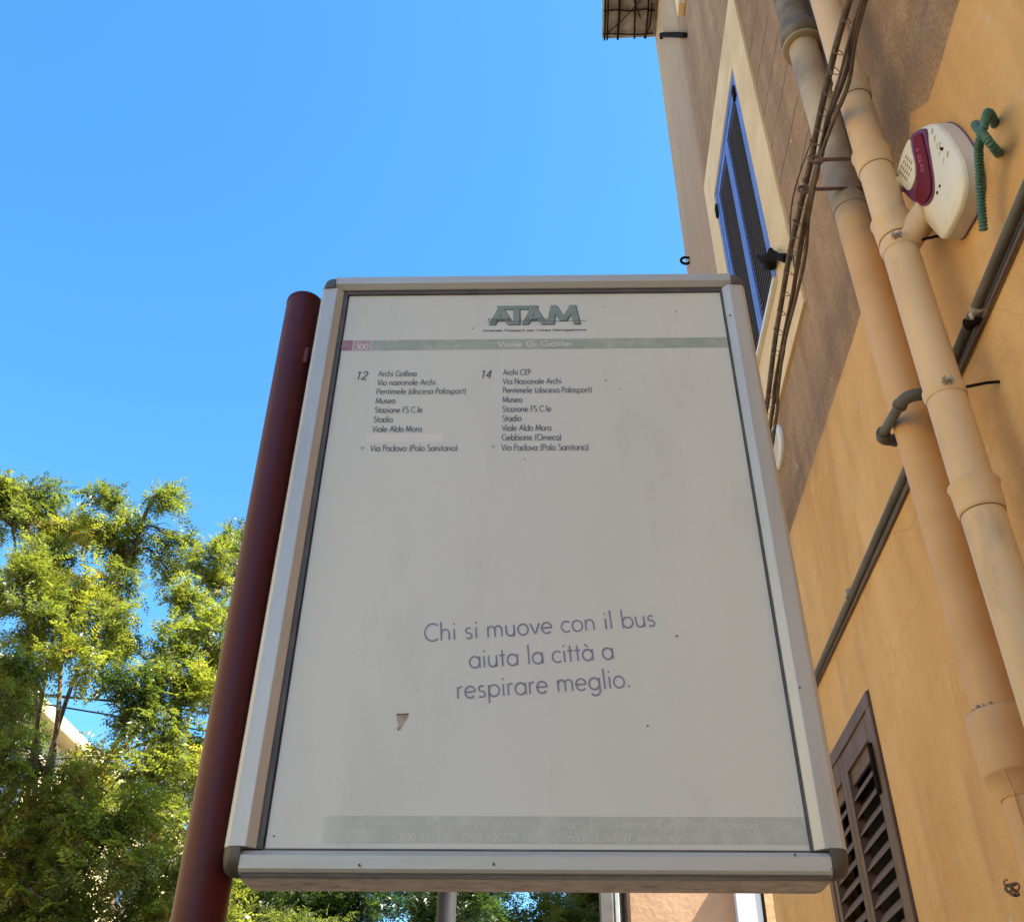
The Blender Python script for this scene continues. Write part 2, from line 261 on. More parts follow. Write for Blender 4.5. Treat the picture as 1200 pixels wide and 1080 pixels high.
# ------------------------------------------------------------------ mesh helpers
class MB:
    def __init__(s): s.v = []; s.f = []; s.sm = []
    def add(s, vs, fs, smooth=False):
        o = len(s.v); s.v += [tuple(p) for p in vs]; s.f += [tuple(i+o for i in f) for f in fs]; s.sm += [smooth]*len(fs); return s
    def box(s, a, b):
        x0, y0, z0 = a; x1, y1, z1 = b
        return s.add([(x0,y0,z0),(x1,y0,z0),(x1,y1,z0),(x0,y1,z0),(x0,y0,z1),(x1,y0,z1),(x1,y1,z1),(x0,y1,z1)],
                     [(0,3,2,1),(4,5,6,7),(0,1,5,4),(1,2,6,5),(2,3,7,6),(3,0,4,7)])
    def tube(s, path, rad, n=12, smooth=True, caps=True):
        P = [Vector(p) for p in path]; rs = rad if isinstance(rad, (list, tuple)) else [rad]*len(P)
        vs = []; prev = None
        for i, p in enumerate(P):
            a = P[max(i-1, 0)]; b = P[min(i+1, len(P)-1)]; t = (b-a)
            if t.length < 1e-9: t = Vector((0, 0, 1))
            t.normalize()
            if prev is None:
                ref = Vector((0, 0, 1)) if abs(t.z) < .9 else Vector((1, 0, 0)); u = t.cross(ref).normalized()
            else:
                u = (prev - t*prev.dot(t))
                u = u.normalized() if u.length > 1e-6 else t.orthogonal().normalized()
            w = t.cross(u); prev = u
            for k in range(n):
                an = 2*math.pi*k/n; vs.append(p + (u*math.cos(an) + w*math.sin(an))*rs[i])
        fs = []
        for i in range(len(P)-1):
            for k in range(n):
                k2 = (k+1) % n; fs.append((i*n+k, i*n+k2, (i+1)*n+k2, (i+1)*n+k))
        s.add(vs, fs, smooth)
        if caps: s.add(vs[:n], [tuple(range(n))[::-1]]); s.add(vs[-n:], [tuple(range(n))])
        return s
    def prism(s, outline, frm, to):            # outline: list of 3D points, swept from offset frm to offset to
        n = len(outline); a = [Vector(p)+Vector(frm) for p in outline]; b = [Vector(p)+Vector(to) for p in outline]
        fs = [tuple(range(n))[::-1], tuple(range(n, 2*n))] + [(i, (i+1) % n, n+(i+1) % n, n+i) for i in range(n)]
        return s.add(a+b, fs)
    def build(s, name, m, parent=None, bevel=0.0, segs=2, recalc=True):
        me = bpy.data.meshes.new(name); me.from_pydata(s.v, [], s.f)
        me.polygons.foreach_set('use_smooth', s.sm)
        if bevel or recalc:
            bm = bmesh.new(); bm.from_mesh(me)
            if bevel:
                bmesh.ops.remove_doubles(bm, verts=bm.verts, dist=1e-6)
                bmesh.ops.bevel(bm, geom=[e for e in bm.edges if e.is_manifold and e.calc_face_angle(0) > .5], offset=bevel, segments=segs, affect='EDGES', profile=.6)
            bmesh.ops.recalc_face_normals(bm, faces=bm.faces)
            bm.to_mesh(me); bm.free()
        me.materials.append(m)
        o = bpy.data.objects.new(name, me); COL.objects.link(o)
        if parent: o.parent = parent
        return o
def tag(o, label=None, cat=None, group=None, kind=None):
    if label: o['label'] = label
    if cat: o['category'] = cat
    if group: o['group'] = group
    if kind: o['kind'] = kind
    return o
def empty(name, loc, label, cat, group=None, rz=0):
    o = bpy.data.objects.new(name, None); COL.objects.link(o); o.location = loc; o.rotation_euler = (0, 0, rz)
    o.empty_display_size = .1
    return tag(o, label, cat, group)
def at0(name, label, cat, group=None): return empty(name, (0, 0, 0), label, cat, group)
def spline(pts, n=8):
    P = [Vector(p) for p in pts]; P = [P[0]*2-P[1]] + P + [P[-1]*2-P[-2]]; out = []
    for i in range(1, len(P)-2):
        a, b, c, d = P[i-1:i+3]
        for k in range(n):
            t = k/n; out.append(.5*((2*b)+(c-a)*t+(2*a-5*b+4*c-d)*t*t+(-a+3*b-3*c+d)*t**3))
    out.append(P[-2]); return out

# ------------------------------------------------------------------ ground
WX = 1.12                       # plane of the house wall on the right
FAR = 5.75                      # far corner of that house
tag(MB().add([(-1500,-1500,0),(1500,-1500,0),(1500,1500,0),(-1500,1500,0)], [(0,1,2,3)]).build('road', M['asphalt']), kind='structure')
tag(MB().box((-1.35,-20,.001), (9.5,11.9,.12)).build('pavement', M['paving']), kind='structure')
tag(MB().box((-1.5,-20,.002), (-1.353,11.9,.13)).build('kerb', M['kerb'], bevel=.012), kind='structure')
tag(MB().box((-11,-25,.001), (-8.6,60,.12)).build('far_pavement', M['paving']), kind='structure')

# ------------------------------------------------------------------ orange house
HT = 13.0
house = at0('orange_house', 'orange and brown plastered house with blue and brown shutters beside the sign', 'house')
holes = [(3.46, 4.40, 5.31, 7.13), (3.465, 4.47, 1.25, 3.16)]
ys = sorted({-20, FAR, *[h[0] for h in holes], *[h[1] for h in holes]}); zs = sorted({0, HT, *[h[2] for h in holes], *[h[3] for h in holes]})
w = MB()
for i in range(len(ys)-1):
    for j in range(len(zs)-1):
        ym, zm = (ys[i]+ys[i+1])/2, (zs[j]+zs[j+1])/2
        if any(a < ym < b and c < zm < d for a, b, c, d in holes): continue
        w.add([(WX,ys[i],zs[j]),(WX,ys[i+1],zs[j]),(WX,ys[i+1],zs[j+1]),(WX,ys[i],zs[j+1])], [(0,1,2,3)])
for a, b, c, d in holes:
    D_ = WX+.14
    w.add([(WX,a,c),(WX,b,c),(WX,b,d),(WX,a,d),(D_,a,c),(D_,b,c),(D_,b,d),(D_,a,d)], [(0,1,5,4),(1,2,6,5),(2,3,7,6),(3,0,4,7),(4,5,6,7)])
w.add([(WX,FAR,0),(9,FAR,0),(9,FAR,HT),(WX,FAR,HT)], [(0,1,2,3)])
w.add([(9,-20,0),(9,FAR,0),(9,FAR,HT),(9,-20,HT)], [(0,1,2,3)]); w.add([(WX,-20,0),(9,-20,0),(9,-20,HT),(WX,-20,HT)], [(0,1,2,3)])
bpy_wall = w.build('wall', M['facade'], house, recalc=False)
MB().box((WX-.35,-20.3,HT), (9.3,FAR+.3,HT+.22)).build('roof', M['roof'], house, bevel=.02)
# raised cream surround of the first-floor window, four flat bands butted end to end
sy0, sy1, sz0, sz1 = 3.17, 4.66, 4.84, 7.54
def band(a, b, c, d, name='window_surround'):
    return MB().box((WX-.016, a, c), (WX+.004, b, d)).build(name, M['surround'], house, bevel=.002, segs=1)
band(sy0, 3.458, sz0, sz1); band(4.402, sy1, sz0, sz1); band(3.46, 4.40, sz0, 5.279); band(3.46, 4.40, 7.132, sz1)
MB().box((WX-.040, 3.45, 5.281), (WX+.10, 4.42, 5.309)).build('window_sill', M['sill'], house, bevel=.004)

def shutter(name, y0, y1, z0, z1, fw, mf, ms, nsl, x, stile, pitch, depth=.035, top=.09, bottom=.09, slat_t=.006, tilt=None):
    r = bpy.data.objects.new(name, None); COL.objects.link(r); r.parent = house
    r['label'] = {'blue_shutter': 'closed blue louvred shutters of the upper window', 'brown_shutter': 'closed brown louvred shutters of the ground floor window'}[name]
    MB().box((x, y0, z1-fw), (x+depth, y1, z1)).build('frame', mf, r, bevel=.003)
    MB().box((x, y0, z0), (x+depth, y1, z0+fw)).build('frame', mf, r, bevel=.003)
    MB().box((x, y0, z0+fw+.001), (x+depth, y0+fw, z1-fw-.001)).build('frame', mf, r, bevel=.003)
    MB().box((x, y1-fw, z0+fw+.001), (x+depth, y1, z1-fw-.001)).build('frame', mf, r, bevel=.003)
    ym = (y0+y1)/2; g = .004
    for a, b in ((y0+fw+g, ym-g/2), (ym+g/2, y1-fw-g)):
        za, zb = z0+fw+g, z1-fw-g; xl = x+.006
        fr = MB()
        fr.box((xl, a, za), (xl+.03, a+stile, zb)); fr.box((xl, b-stile, za), (xl+.03, b, zb))
        fr.box((xl, a+stile, zb-top), (xl+.03, b-stile, zb)); fr.box((xl, a+stile, za), (xl+.03, b-stile, za+bottom))
        fr.build('leaf', mf, r, bevel=.0025, recalc=True)
        if name == 'brown_shutter': MB().box((xl+.012, a+stile-.002, zb-top-.055), (xl+.022, b-stile+.002, zb-top+.002)).build('top_board', mf, r); top = top
        me = None; n = int((zb-top-za-bottom)/pitch)
        for k in range(n):
            zc = za+bottom+pitch*(k+.5)
            if me is None:
                t = tilt
                m_ = MB(); hw = t[0]/2; dz = t[1]/2; L_ = (b-a-2*stile)
                m_.add([(-hw,0,-dz-slat_t/2),(hw,0,dz-slat_t/2),(hw,0,dz+slat_t/2),(-hw,0,-dz+slat_t/2),
                        (-hw,L_,-dz-slat_t/2),(hw,L_,dz-slat_t/2),(hw,L_,dz+slat_t/2),(-hw,L_,-dz+slat_t/2)],
                       [(0,1,2,3),(7,6,5,4),(0,4,5,1),(1,5,6,2),(2,6,7,3),(3,7,4,0)])
                o = m_.build('slat', ms, r); me = o.data
            else:
                o = bpy.data.objects.new('slat', me); COL.objects.link(o); o.parent = r
            o.location = (xl+.016, a+stile, zc)
    return r
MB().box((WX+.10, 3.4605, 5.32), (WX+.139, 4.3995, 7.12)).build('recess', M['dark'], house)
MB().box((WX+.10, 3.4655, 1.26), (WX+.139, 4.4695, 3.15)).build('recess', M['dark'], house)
bs = shutter('blue_shutter', 3.475, 4.395, 5.315, 7.125, .040, M['blue'], M['slat_dark'], 0, WX-.012, .045, .044, top=.06, bottom=.06, slat_t=.010, tilt=(.016, .010))
ws = shutter('brown_shutter', 3.475, 4.465, 1.26, 3.155, .052, M['brown'], M['brown'], 0, WX-.010, .050, .064, top=.085, bottom=.10, slat_t=.009, tilt=(.024, .038))
for (yy, zz) in ((3.515, 6.95), (4.385, 6.95)):
    MB().box((WX-.026, yy-.022, zz-.05), (WX-.012, yy+.022, zz+.05)).build('hinge', M['black'], bs, bevel=.003)
MB().box((WX-.024, 3.522, 2.80), (WX-.010, 3.545, 2.98)).build('hinge', M['black'], ws, bevel=.003)
# iron shutter catch of the upper window
k = MB(); k.tube(spline([(1.090,3.650,5.682),(1.080,3.542,5.534),(1.070,3.412,5.394),(1.060,3.305,5.299),(1.060,3.225,5.197),(1.070,3.145,5.094)],3), [.008,.010,.013,.018,.024,.030,.030,.026,.03,.024,.018,.016,.016,.019,.022,.022], 10)
k.tube([(1.070,3.358,5.395),(1.060,3.323,5.307),(1.060,3.399,5.337)], [.013,.028,.014], 8); k.tube([(1.080,3.496,5.432),(1.080,3.416,5.343)], .02, 8)
tag(k.build('shutter_catch', M['black'], house), None)

# balcony on the second floor, seen from below
BZ = 11.37; bx = .572
bal = bpy.data.objects.new('balcony', None); COL.objects.link(bal); bal.parent = house
MB().box((bx, 1.5, BZ), (WX+.002, 5.735, BZ+.16)).build('slab', M['concrete'], bal, bevel=.012)
rnd = random.Random(3)
def wire(pts, r=.006): return MB().tube(pts, r, 6).build('net_wire', M['black'], bal)
for i, xx in enumerate((.59, .615, .735, .90, 1.02)):
    wire([(xx+rnd.uniform(-.008,.008), y, BZ-.022-rnd.uniform(0,.015)) for y in np.linspace(1.6, 5.73, 15)], .009 if i != 2 else .012)
for yy in np.arange(1.75, 5.75, .245):
    wire([(xx, yy+rnd.uniform(-.012,.012), BZ-.02-rnd.uniform(0,.016)) for xx in (.575,.70,.85,.99,1.09)], .009)
for a, b in (((.62,5.66),(1.03,5.2)), ((.66,4.9),(.95,5.5)), ((.6,5.25),(.8,5.02)), ((.75,4.9),(1.05,4.6)), ((.62,4.5),(.95,4.95))):
    wire([(a[0],a[1],BZ-.03), ((a[0]+b[0])/2+.02,(a[1]+b[1])/2,BZ-.045), (b[0],b[1],BZ-.03)], .006)
wire([(1.0,5.72,BZ-.03),(1.05,5.6,BZ-.035),(1.06,5.35,BZ-.03)], .008)
rl = MB(); rl.tube([(bx+.03,1.6,BZ+1.05),(bx+.03,5.70,BZ+1.05)], .018, 8); rl.tube([(bx+.03,5.70,BZ+1.05),(WX,5.70,BZ+1.05)], .018, 8)
rl.build('handrail', M['black'], bal)
for yy in np.arange(1.7, 5.71, .12): MB().tube([(bx+.03,yy,BZ+.16),(bx+.03,yy,BZ+1.05)], .007, 6).build('baluster', M['black'], bal)
sc = [(bx-.03-.06*math.cos(t)*(1-t/9), 5.28+.0*t, BZ+.02+.07*math.sin(t)*(1-t/9)) for t in np.linspace(0, 6, 22)]
MB().tube(sc, .009, 6).build('scroll', M['black'], bal)

# small iron things fixed to the far strip of the wall
k = MB(); k.tube([(1.100,5.333,10.723), (1.100,4.834,9.863), (1.100,4.424,9.149)], .022, 8); k.tube([(1.100,5.327,10.729), (1.100,5.361,10.697)], .016, 8)
tag(k.build('iron_bracket', M['black']), 'small black iron bracket on the wall just under the balcony', 'bracket')
c0 = Vector((WX-.05, 5.60, 7.83))
k = MB().tube([(WX,5.58,7.84)]+[(WX-.03-.038*math.sin(t), 5.60, 7.83+.038*math.cos(t)) for t in np.linspace(0, 4.6, 14)], .011, 8)
tag(k.build('iron_hook', M['black']), 'black curled iron hook at the far corner of the house above the sign', 'hook')
k = MB().box((WX-.06, 4.30, 9.42), (WX, 4.42, 11.3))
tag(k.build('wall_duct', M['surround'], bevel=.01), 'narrow cream duct ending high on the brown wall near the balcony', 'duct')
# round white cover beside the cables
oc = empty('round_cover', (WX, 4.03, 4.70), 'round white rimmed cover on the brown wall beside the sign', 'cover')
pr = [(0,.115),(.012,.118),(.022,.110),(.024,.098)]
k = MB(); n = 28
k.add([(-d, r*math.cos(2*math.pi*i/n), r*math.sin(2*math.pi*i/n)) for d, r in pr for i in range(n)],
      [(a*n+i, a*n+(i+1)%n, (a+1)*n+(i+1)%n, (a+1)*n+i) for a in range(3) for i in range(n)], True); k.build('rim', M['sill'], oc)
k = MB(); k.add([(-.016, .1*math.cos(2*math.pi*i/n), .1*math.sin(2*math.pi*i/n)) for i in range(n)], [tuple(range(n))]); k.build('disc', M['housing'], oc)

# ------------------------------------------------------------------ front downpipe (beige)
fp = at0('beige_downpipe', 'beige plastic downpipe with ring collars and clamps, nearest pipe on the orange wall', 'downpipe', )
FPX = 1.0
fpl = [(6.6,1.89),(5.11,1.942),(4.5,1.968),(3.90,1.990),(3.43,2.001),(3.0,2.009),(2.5,2.013),(.12,2.02)]
def fpy(z):
    for (za, ya), (zb, yb) in zip(fpl, fpl[1:]):
        if zb <= z <= za: return ya+(yb-ya)*(za-z)/(za-zb)
    return fpl[0][1]+(z-6.6)*-.03
def fpp(z): return (FPX, fpy(z), z)
zc = [7.6, (1.000,1.931,4.602)[2], (1.000,1.970,4.255)[2], (1.000,1.990,3.949)[2], (1.000,2.013,3.014)[2], .5]
r0 = .0495
cuts = [9.5]+zc[1:]
for i in range(len(cuts)):
    za = cuts[i]; zb = cuts[i+1] if i+1 < len(cuts) else .12
    MB().tube([fpp(z) for z in np.linspace(za, zb+.0, 10)], r0-.0004*(i % 2), 32).build('pipe_section', M['beige'], fp)
def ringcollar(z, h, parent=fp, name='collar', extra=.007, mm='beige', lip=True):
    zz = [z+h/2, z+h/2-.004, z+h/2-.012, z-h/2+.010, z-h/2+.004, z-h/2]
    rr = [r0+.001, r0+extra+(.004 if lip else 0), r0+extra, r0+extra-.002, r0+extra-.003, r0+.001]
    return MB().tube([fpp(q) for q in zz], rr, 32, caps=False).build(name, M[mm], parent)
for z in zc[1:5]: ringcollar(z-.035, .085)
def joint_ring(z):
    MB().tube([fpp(z+.0012), fpp(z+.0010), fpp(z-.0010), fpp(z-.0012)], [r0+.0004, r0+.0014, r0+.0014, r0+.0004], 32, caps=False).build('joint_gap', M['rust'], fp)
def clamp(z, bolt_az, yoff):
    c = ringcollar(z, .034, name='clamp', extra=.005, lip=False)
    p = Vector(fpp(z)); d = Vector((math.cos(bolt_az), math.sin(bolt_az), 0))
    b = MB(); t = Vector((-d.y, d.x, 0))
    for s_ in (-1, 1):
        q = p+d*(r0+.014)+t*s_*.007
        b.add([q-d*.014-t*.0015+Vector((0,0,-.009)), q+d*.006-t*.0015+Vector((0,0,-.009)), q+d*.006-t*.0015+Vector((0,0,.009)), q-d*.014-t*.0015+Vector((0,0,.009)),
               q-d*.016+t*.0015+Vector((0,0,-.009)), q+d*.006+t*.0015+Vector((0,0,-.009)), q+d*.006+t*.0015+Vector((0,0,.009)), q-d*.016+t*.0015+Vector((0,0,.009))],
              [(0,3,2,1),(4,5,6,7),(0,1,5,4),(1,2,6,5),(2,3,7,6),(3,0,4,7)])
    b.build('clamp_ear', M['steel'], c)
    MB().tube([p+d*(r0+.014)-t*.015, p+d*(r0+.014)-t*.010, p+d*(r0+.014)-t*.0099, p+d*(r0+.014)+t*.013], [.0065,.0065,.0035,.0035], 8, smooth=False).build('bolt', M['steel'], c)
    MB().tube([p+Vector((.04,-.03,0)), (WX-.03, p.y-.045, z), (WX+.02, p.y-.05, z)], [.0042,.004,.004], 8).build('wall_pin', M['black'], c)
for z in zc[1:5]:
    joint_ring(z-.035-.0437); joint_ring(z-.035+.0440)
clamp((1.000,1.978,3.839)[2], R(-112), 0)
clamp((1.000,2.010,3.299)[2], R(-100), 0)
ringcollar(5.9, .085)
# Y-branches that turn towards the wall behind the siren
zb = (1.000,1.911,3.854)[2]
MB().tube(spline([(FPX+.0, fpy(zb), zb-.02), (FPX+.055, fpy(zb)-.035, zb+.045), (WX-.012, fpy(zb)-.075, zb+.10), (WX+.03, fpy(zb)-.10, zb+.12)], 5), .043, 24).build('branch', M['beige'], fp)
zb = (1.000,1.914,4.097)[2]
MB().tube([(FPX+.0, fpy(zb), zb-.01), (FPX+.06, fpy(zb)-.02, zb+.002), (WX+.03, fpy(zb)-.035, zb+.005)], .026, 20).build('branch', M['beige'], fp)

# ------------------------------------------------------------------ wide drain pipe behind it
dp = at0('wide_drainpipe', 'wide painted drainpipe, grey at the top and orange below, behind the beige pipe', 'drainpipe')
DX, DY, DR = 1.045, 2.325, .058
def dpp(z): return (DX, DY, z)
zj = (1.045,2.324,5.468)[2]
MB().tube([dpp(z) for z in np.linspace(9.5, zj+.06, 10)], DR+.003, 32).build('upper_section', M['oldpipe'], dp)
MB().tube([dpp(z) for z in (zj+.10, zj+.095, zj+.05, zj-.01, zj-.014)], [DR+.004,.078,.080,.080,.062], 32).build('socket', M['oldpipe'], dp)
MB().tube([dpp(z) for z in (zj-.013, zj-.02, zj-.035, zj-.036)], [.074,.083,.081,.06], 32).build('rim', M['collar'], dp)
MB().tube([dpp(z) for z in np.linspace(zj-.03, 2.57, 24)], DR, 40).build('lower_section', M['fatpipe'], dp)
zr = (1.045,2.295,4.413)[2]
MB().tube([dpp(z) for z in (zr+.004, zr+.001, zr-.003, zr-.006)], [DR+.0005, DR+.0035, DR+.0035, DR+.0005], 32, caps=False).build('seam', M['collar'], dp)
cz = 2.575
MB().tube([dpp(z) for z in (cz+.006, cz, cz-.012, cz-.145, cz-.150, cz-.152, cz-.178, cz-.20)], [DR+.002,.076,.080,.076,.0745,.072,.058,.050], 40).build('collar', M['fatpipe'], dp)
MB().tube([dpp(z) for z in np.linspace(cz-.19, .12, 8)], .0475, 32).build('bottom_section', M['fatpipe'], dp)
MB().tube([(DX-.073*math.cos(R(46)), DY-.073*math.sin(R(46)), cz+.002), (DX-.0785*math.cos(R(46)), DY-.0785*math.sin(R(46)), cz-.02), (DX-.0745*math.cos(R(46)), DY-.0745*math.sin(R(46)), cz-.148), (DX-.052*math.cos(R(46)), DY-.052*math.sin(R(46)), cz-.19),(DX-.047*math.cos(R(46)), DY-.047*math.sin(R(46)), cz-.5)], [.0012,.0016,.0016,.0016,.001], 6).build('mould_line', M['fatpipe'], dp)
rn = random.Random(8)
k = MB()
for a in np.linspace(R(120), R(235), 9):
    p = Vector((DX+math.cos(a)*.066, DY+math.sin(a)*.066, cz+.006)); s_ = rn.uniform(.003, .007)
    k.tube([p+Vector((0,0,-s_)), p, p+Vector((0,0,s_))], [s_*.5, s_, s_*.5], 6)
k.build('mortar_crumb', M['collar'], dp)

# ------------------------------------------------------------------ conduits
cd = at0('grey_conduit', 'grey conduit along the orange wall, looping out around the wide drainpipe', 'conduit')
cr_ = .0145; cxw = WX-.021; zc0 = 3.50
MB().tube([(cxw,-3,zc0+.055),(cxw,1.0,zc0+.03),(cxw,2.14,zc0+.0)], cr_, 16).build('pipe_section', M['conduit'], cd)
MB().tube([(cxw,2.43,zc0-.006),(cxw,3.1,zc0-.012),(cxw,4.1,zc0-.022),(cxw,5.6,zc0-.03)], cr_*.95, 16).build('pipe_section', M['conduit'], cd)
X0 = .970
pa = Vector((0.970,2.152,3.431)); pb = Vector((0.970,2.418,3.479))
path = [(cxw, pa.y-.01, pa.z+.0)]
def elbow(a, b, c, r, n=7):
    a, b, c = Vector(a), Vector(b), Vector(c); u = (a-b).normalized(); v = (c-b).normalized()
    return [b+u*r*(1-t)**2+v*r*t**2 for t in np.linspace(0, 1, n)]
A0 = Vector((WX+.01, pa.y, pa.z)); B0 = Vector((X0, pa.y, pa.z)); C0 = Vector((X0, pb.y, pb.z)); E0 = Vector((WX+.01, pb.y, pb.z))
MB().tube([A0]+[B0+Vector((.055,0,0))], cr_, 16).build('pipe_section', M['conduit'], cd)
MB().tube(elbow(A0, B0, C0, .050), cr_+.003, 16).build('elbow', M['conduit'], cd)
MB().tube([B0+(C0-B0).normalized()*.05, C0-(C0-B0).normalized()*.04], cr_, 16).build('pipe_section', M['conduit'], cd)
MB().tube(elbow(B0, C0, E0, .042), cr_+.003, 16).build('elbow', M['conduit'], cd)
MB().tube([C0+Vector((.04,0,0)), E0], cr_, 16).build('pipe_section', M['conduit'], cd)
for p, d in ((B0+Vector((.055,0,0)), Vector((1,0,0))), (C0+Vector((.042,0,0)), Vector((1,0,0))), (B0+(C0-B0).normalized()*.055, (C0-B0).normalized()), (C0-(C0-B0).normalized()*.042, (B0-C0).normalized())):
    MB().tube([p-d*.003, p, p+d*.008, p+d*.0085], [cr_+.003, cr_+.006, cr_+.006, cr_], 16, smooth=False).build('collar', M['conduit'], cd)
for yy in (1.90, (1.100,3.374,3.445)[1]):
    MB().tube([(cxw,yy-.008,zc0),(cxw,yy+.008,zc0)], cr_+.004, 14, smooth=False).build('clip', M['steel'], cd)
    MB().tube([(cxw-.02,yy,zc0-.016),(cxw-.02,yy,zc0-.034)], [.006,.005], 8).build('screw', M['steel'], cd)
MB().tube([(cxw-.005,1.955,zc0+.01),(cxw-.012,1.94,zc0-.02),(cxw,1.90,zc0-.035)], [.012,.014,.006], 8).build('clip', M['black'], cd)
k = MB().tube([(WX-.010,-3,zc0-.0+.02),(WX-.010,1.0,zc0-.006),(WX-.010,1.93,zc0-.030),(WX-.008,3.0,zc0-.036),(WX-.008,3.35,zc0-.033),(WX-.010,4.2,zc0-.030)], .0062, 8)
tag(k.build('thin_cable', M['conduit_dark']), 'thin brown cable running just under the grey conduit on the orange wall', 'cable')

# ------------------------------------------------------------------ cable bundle on brackets
cb = at0('cable_bundle', 'bundle of thick weathered black cables tied with wire, crossing in front of both pipes', 'cables')
base = [(.90,.2,4.16),(.90,.9,4.29),(0.900,1.585,4.391),(0.900,1.780,4.387),(0.900,1.960,4.439),(0.900,2.125,4.441),(0.900,2.343,4.433),(0.900,2.481,4.405),(0.900,2.662,4.376),(0.900,2.895,4.345),(0.905,3.135,4.313),(0.920,3.369,4.302),(1.0,4.7,4.25),(1.08,5.7,4.2)]
left = [(.90,.2,4.22),(.90,.9,4.35),(0.900,1.630,4.506),(0.900,1.875,4.538),(0.900,2.076,4.546),(0.900,2.192,4.533),(0.900,2.422,4.530),(0.900,2.585,4.524),(0.900,2.827,4.487),(0.900,3.038,4.458),(0.910,3.318,4.415),(0.930,3.583,4.426),(1.0,4.8,4.35),(1.08,5.7,4.3)]
rn = random.Random(5)
for ci, (line, off, rr) in enumerate(((left, (0,0,0), .0108), (base, (0,.006,.008), .0086), (base, (.010,.014,-.012), .0068), (base, (-.012,-.004,-.006), .0045))):
    pts = []
    for i, p in enumerate(line):
        a = i*1.3+ci*1.6; k_ = .8+.5*math.sin(i*1.7+ci)
        pts.append(Vector(p)+Vector(off)*k_+Vector((.003*math.cos(a), 0, .0035*math.sin(a*1.2))))
    MB().tube(spline(pts, 8), rr, 12).build('cable', M['cable'], cb)
base = [tuple((Vector(p)+Vector(q))/2) for p, q in zip(base, left)]
sp = spline(base, 12)
for i in range(10, len(sp)-14, 5):
    c = sp[i]; t = (sp[i+1]-sp[i-1]).normalized(); u = Vector((1,0,0)); v = t.cross(u).normalized()
    R_ = .034+rn.uniform(-.003,.006)
    MB().tube([c+u*R_*.62*math.cos(a)+v*R_*1.15*math.sin(a)+t*(a/6.3-.5)*.08 for a in np.linspace(0, 6.6, 16)], .0016, 5).build('wire_tie', M['rust'], cb)
    q = c+Vector((-.022,0,rn.uniform(-.02,.02))); MB().tube([q+Vector((0,0,-.005)), q, q+Vector((0,0,.005))], [.003,.006,.003], 6).build('tie_knot', M['rust'], cb)
for px in ((0.900,2.099,4.405), (0.900,2.274,4.476)):
    y_, z_ = px[1], px[2]
    MB().tube([(.885,y_,z_),(WX+.02,y_,z_)], .0065, 8).build('bracket', M['rust'], cb)
    MB().tube([(.882+.018*math.cos(a), y_, z_+.018*math.sin(a)) for a in np.linspace(0, 6.0, 14)], .0055, 6).build('bracket_eye', M['rust'], cb)
lw = spline([(0.900,2.121,4.563), (0.900,2.281,4.614), (0.900,2.443,4.643), (0.900,2.538,4.598), (0.900,2.572,4.518), (0.900,2.597,4.429)], 8)
MB().tube(lw, .0028, 6).build('loose_wire', M['cable'], cb)
# slack wire at the window side
lw = spline([(0.920,2.952,4.436), (0.920,3.105,4.426), (0.920,3.164,4.408), (0.920,3.168,4.356), (0.920,3.105,4.356), (0.920,2.970,4.370)], 6)
MB().tube(lw, .0022, 6).build('loose_wire', M['rust'], cb)
# ------------------------------------------------------------------ alarm siren
SX = 1.065
outl = [(1.065,1.963,4.155),(1.065,1.928,4.162),(1.065,1.885,4.156),(1.065,1.818,4.137),(1.065,1.762,4.088),(1.065,1.718,4.031),(1.065,1.690,3.950),(1.065,1.676,3.863),(1.065,1.674,3.803),(1.065,1.700,3.742),(1.065,1.758,3.724),(1.065,1.817,3.733),(1.065,1.873,3.749),(1.065,1.896,3.798),(1.065,1.925,3.883),(1.065,1.949,3.970),(1.065,1.967,4.070)]
sr = empty('alarm_siren', (WX, 1.75, 3.85), 'white leaf-shaped alarm siren with dark red lens on the orange wall', 'siren')
cy_, cz_ = 1.75, 3.85
def loc(P, dx=0.0): return (P[0]-WX+dx, P[1]-cy_, P[2]-cz_)
cen = Vector((0,0,0))
for p in outl: cen += Vector(loc(p))
cen /= len(outl)
def shrink(pts, s_, x): return [Vector((x, cen.y+(Vector(p).y-cen.y)*s_, cen.z+(Vector(p).z-cen.z)*s_)) for p in pts]
lo = [loc(p) for p in outl]
lo = [tuple(v) for v in spline(lo+[lo[0]], 4)][:-1]
rings = [shrink(lo, 1.03, 0.0), shrink(lo, 1.03, SX-WX+.012), shrink(lo, 1.0, SX-WX+.006)]
k = MB(); n = len(lo)
k.add([v for r_ in rings[:2] for v in r_], [(i, (i+1)%n, n+(i+1)%n, n+i) for i in range(n)], True); k.build('housing', M['siren_side'], sr)
rings = [shrink(lo, 1.03, SX-WX+.0115), shrink(lo, 1.022, SX-WX+.002), shrink(lo, .99, SX-WX-.003), shrink(lo, .6, SX-WX-.009), shrink(lo, .2, SX-WX-.011)]
k = MB(); k.add([v for r_ in rings for v in r_], [(a*n+i, a*n+(i+1)%n, (a+1)*n+(i+1)%n, (a+1)*n+i) for a in range(4) for i in range(n)]+[tuple(4*n+i for i in range(n))], True)
k.build('cover', M['siren'], sr)
def splate(pts, x0, x1, name, m_, smooth_n=4, closed=True, par=sr):
    q = [loc(p) for p in pts]
    if smooth_n: q = [tuple(v) for v in spline(q+[q[0]], smooth_n)][:-1]
    return MB().prism([(0, a[1], a[2]) for a in q], (x0, 0, 0), (x1, 0, 0)).build(name, m_, par, bevel=.0015, segs=1)
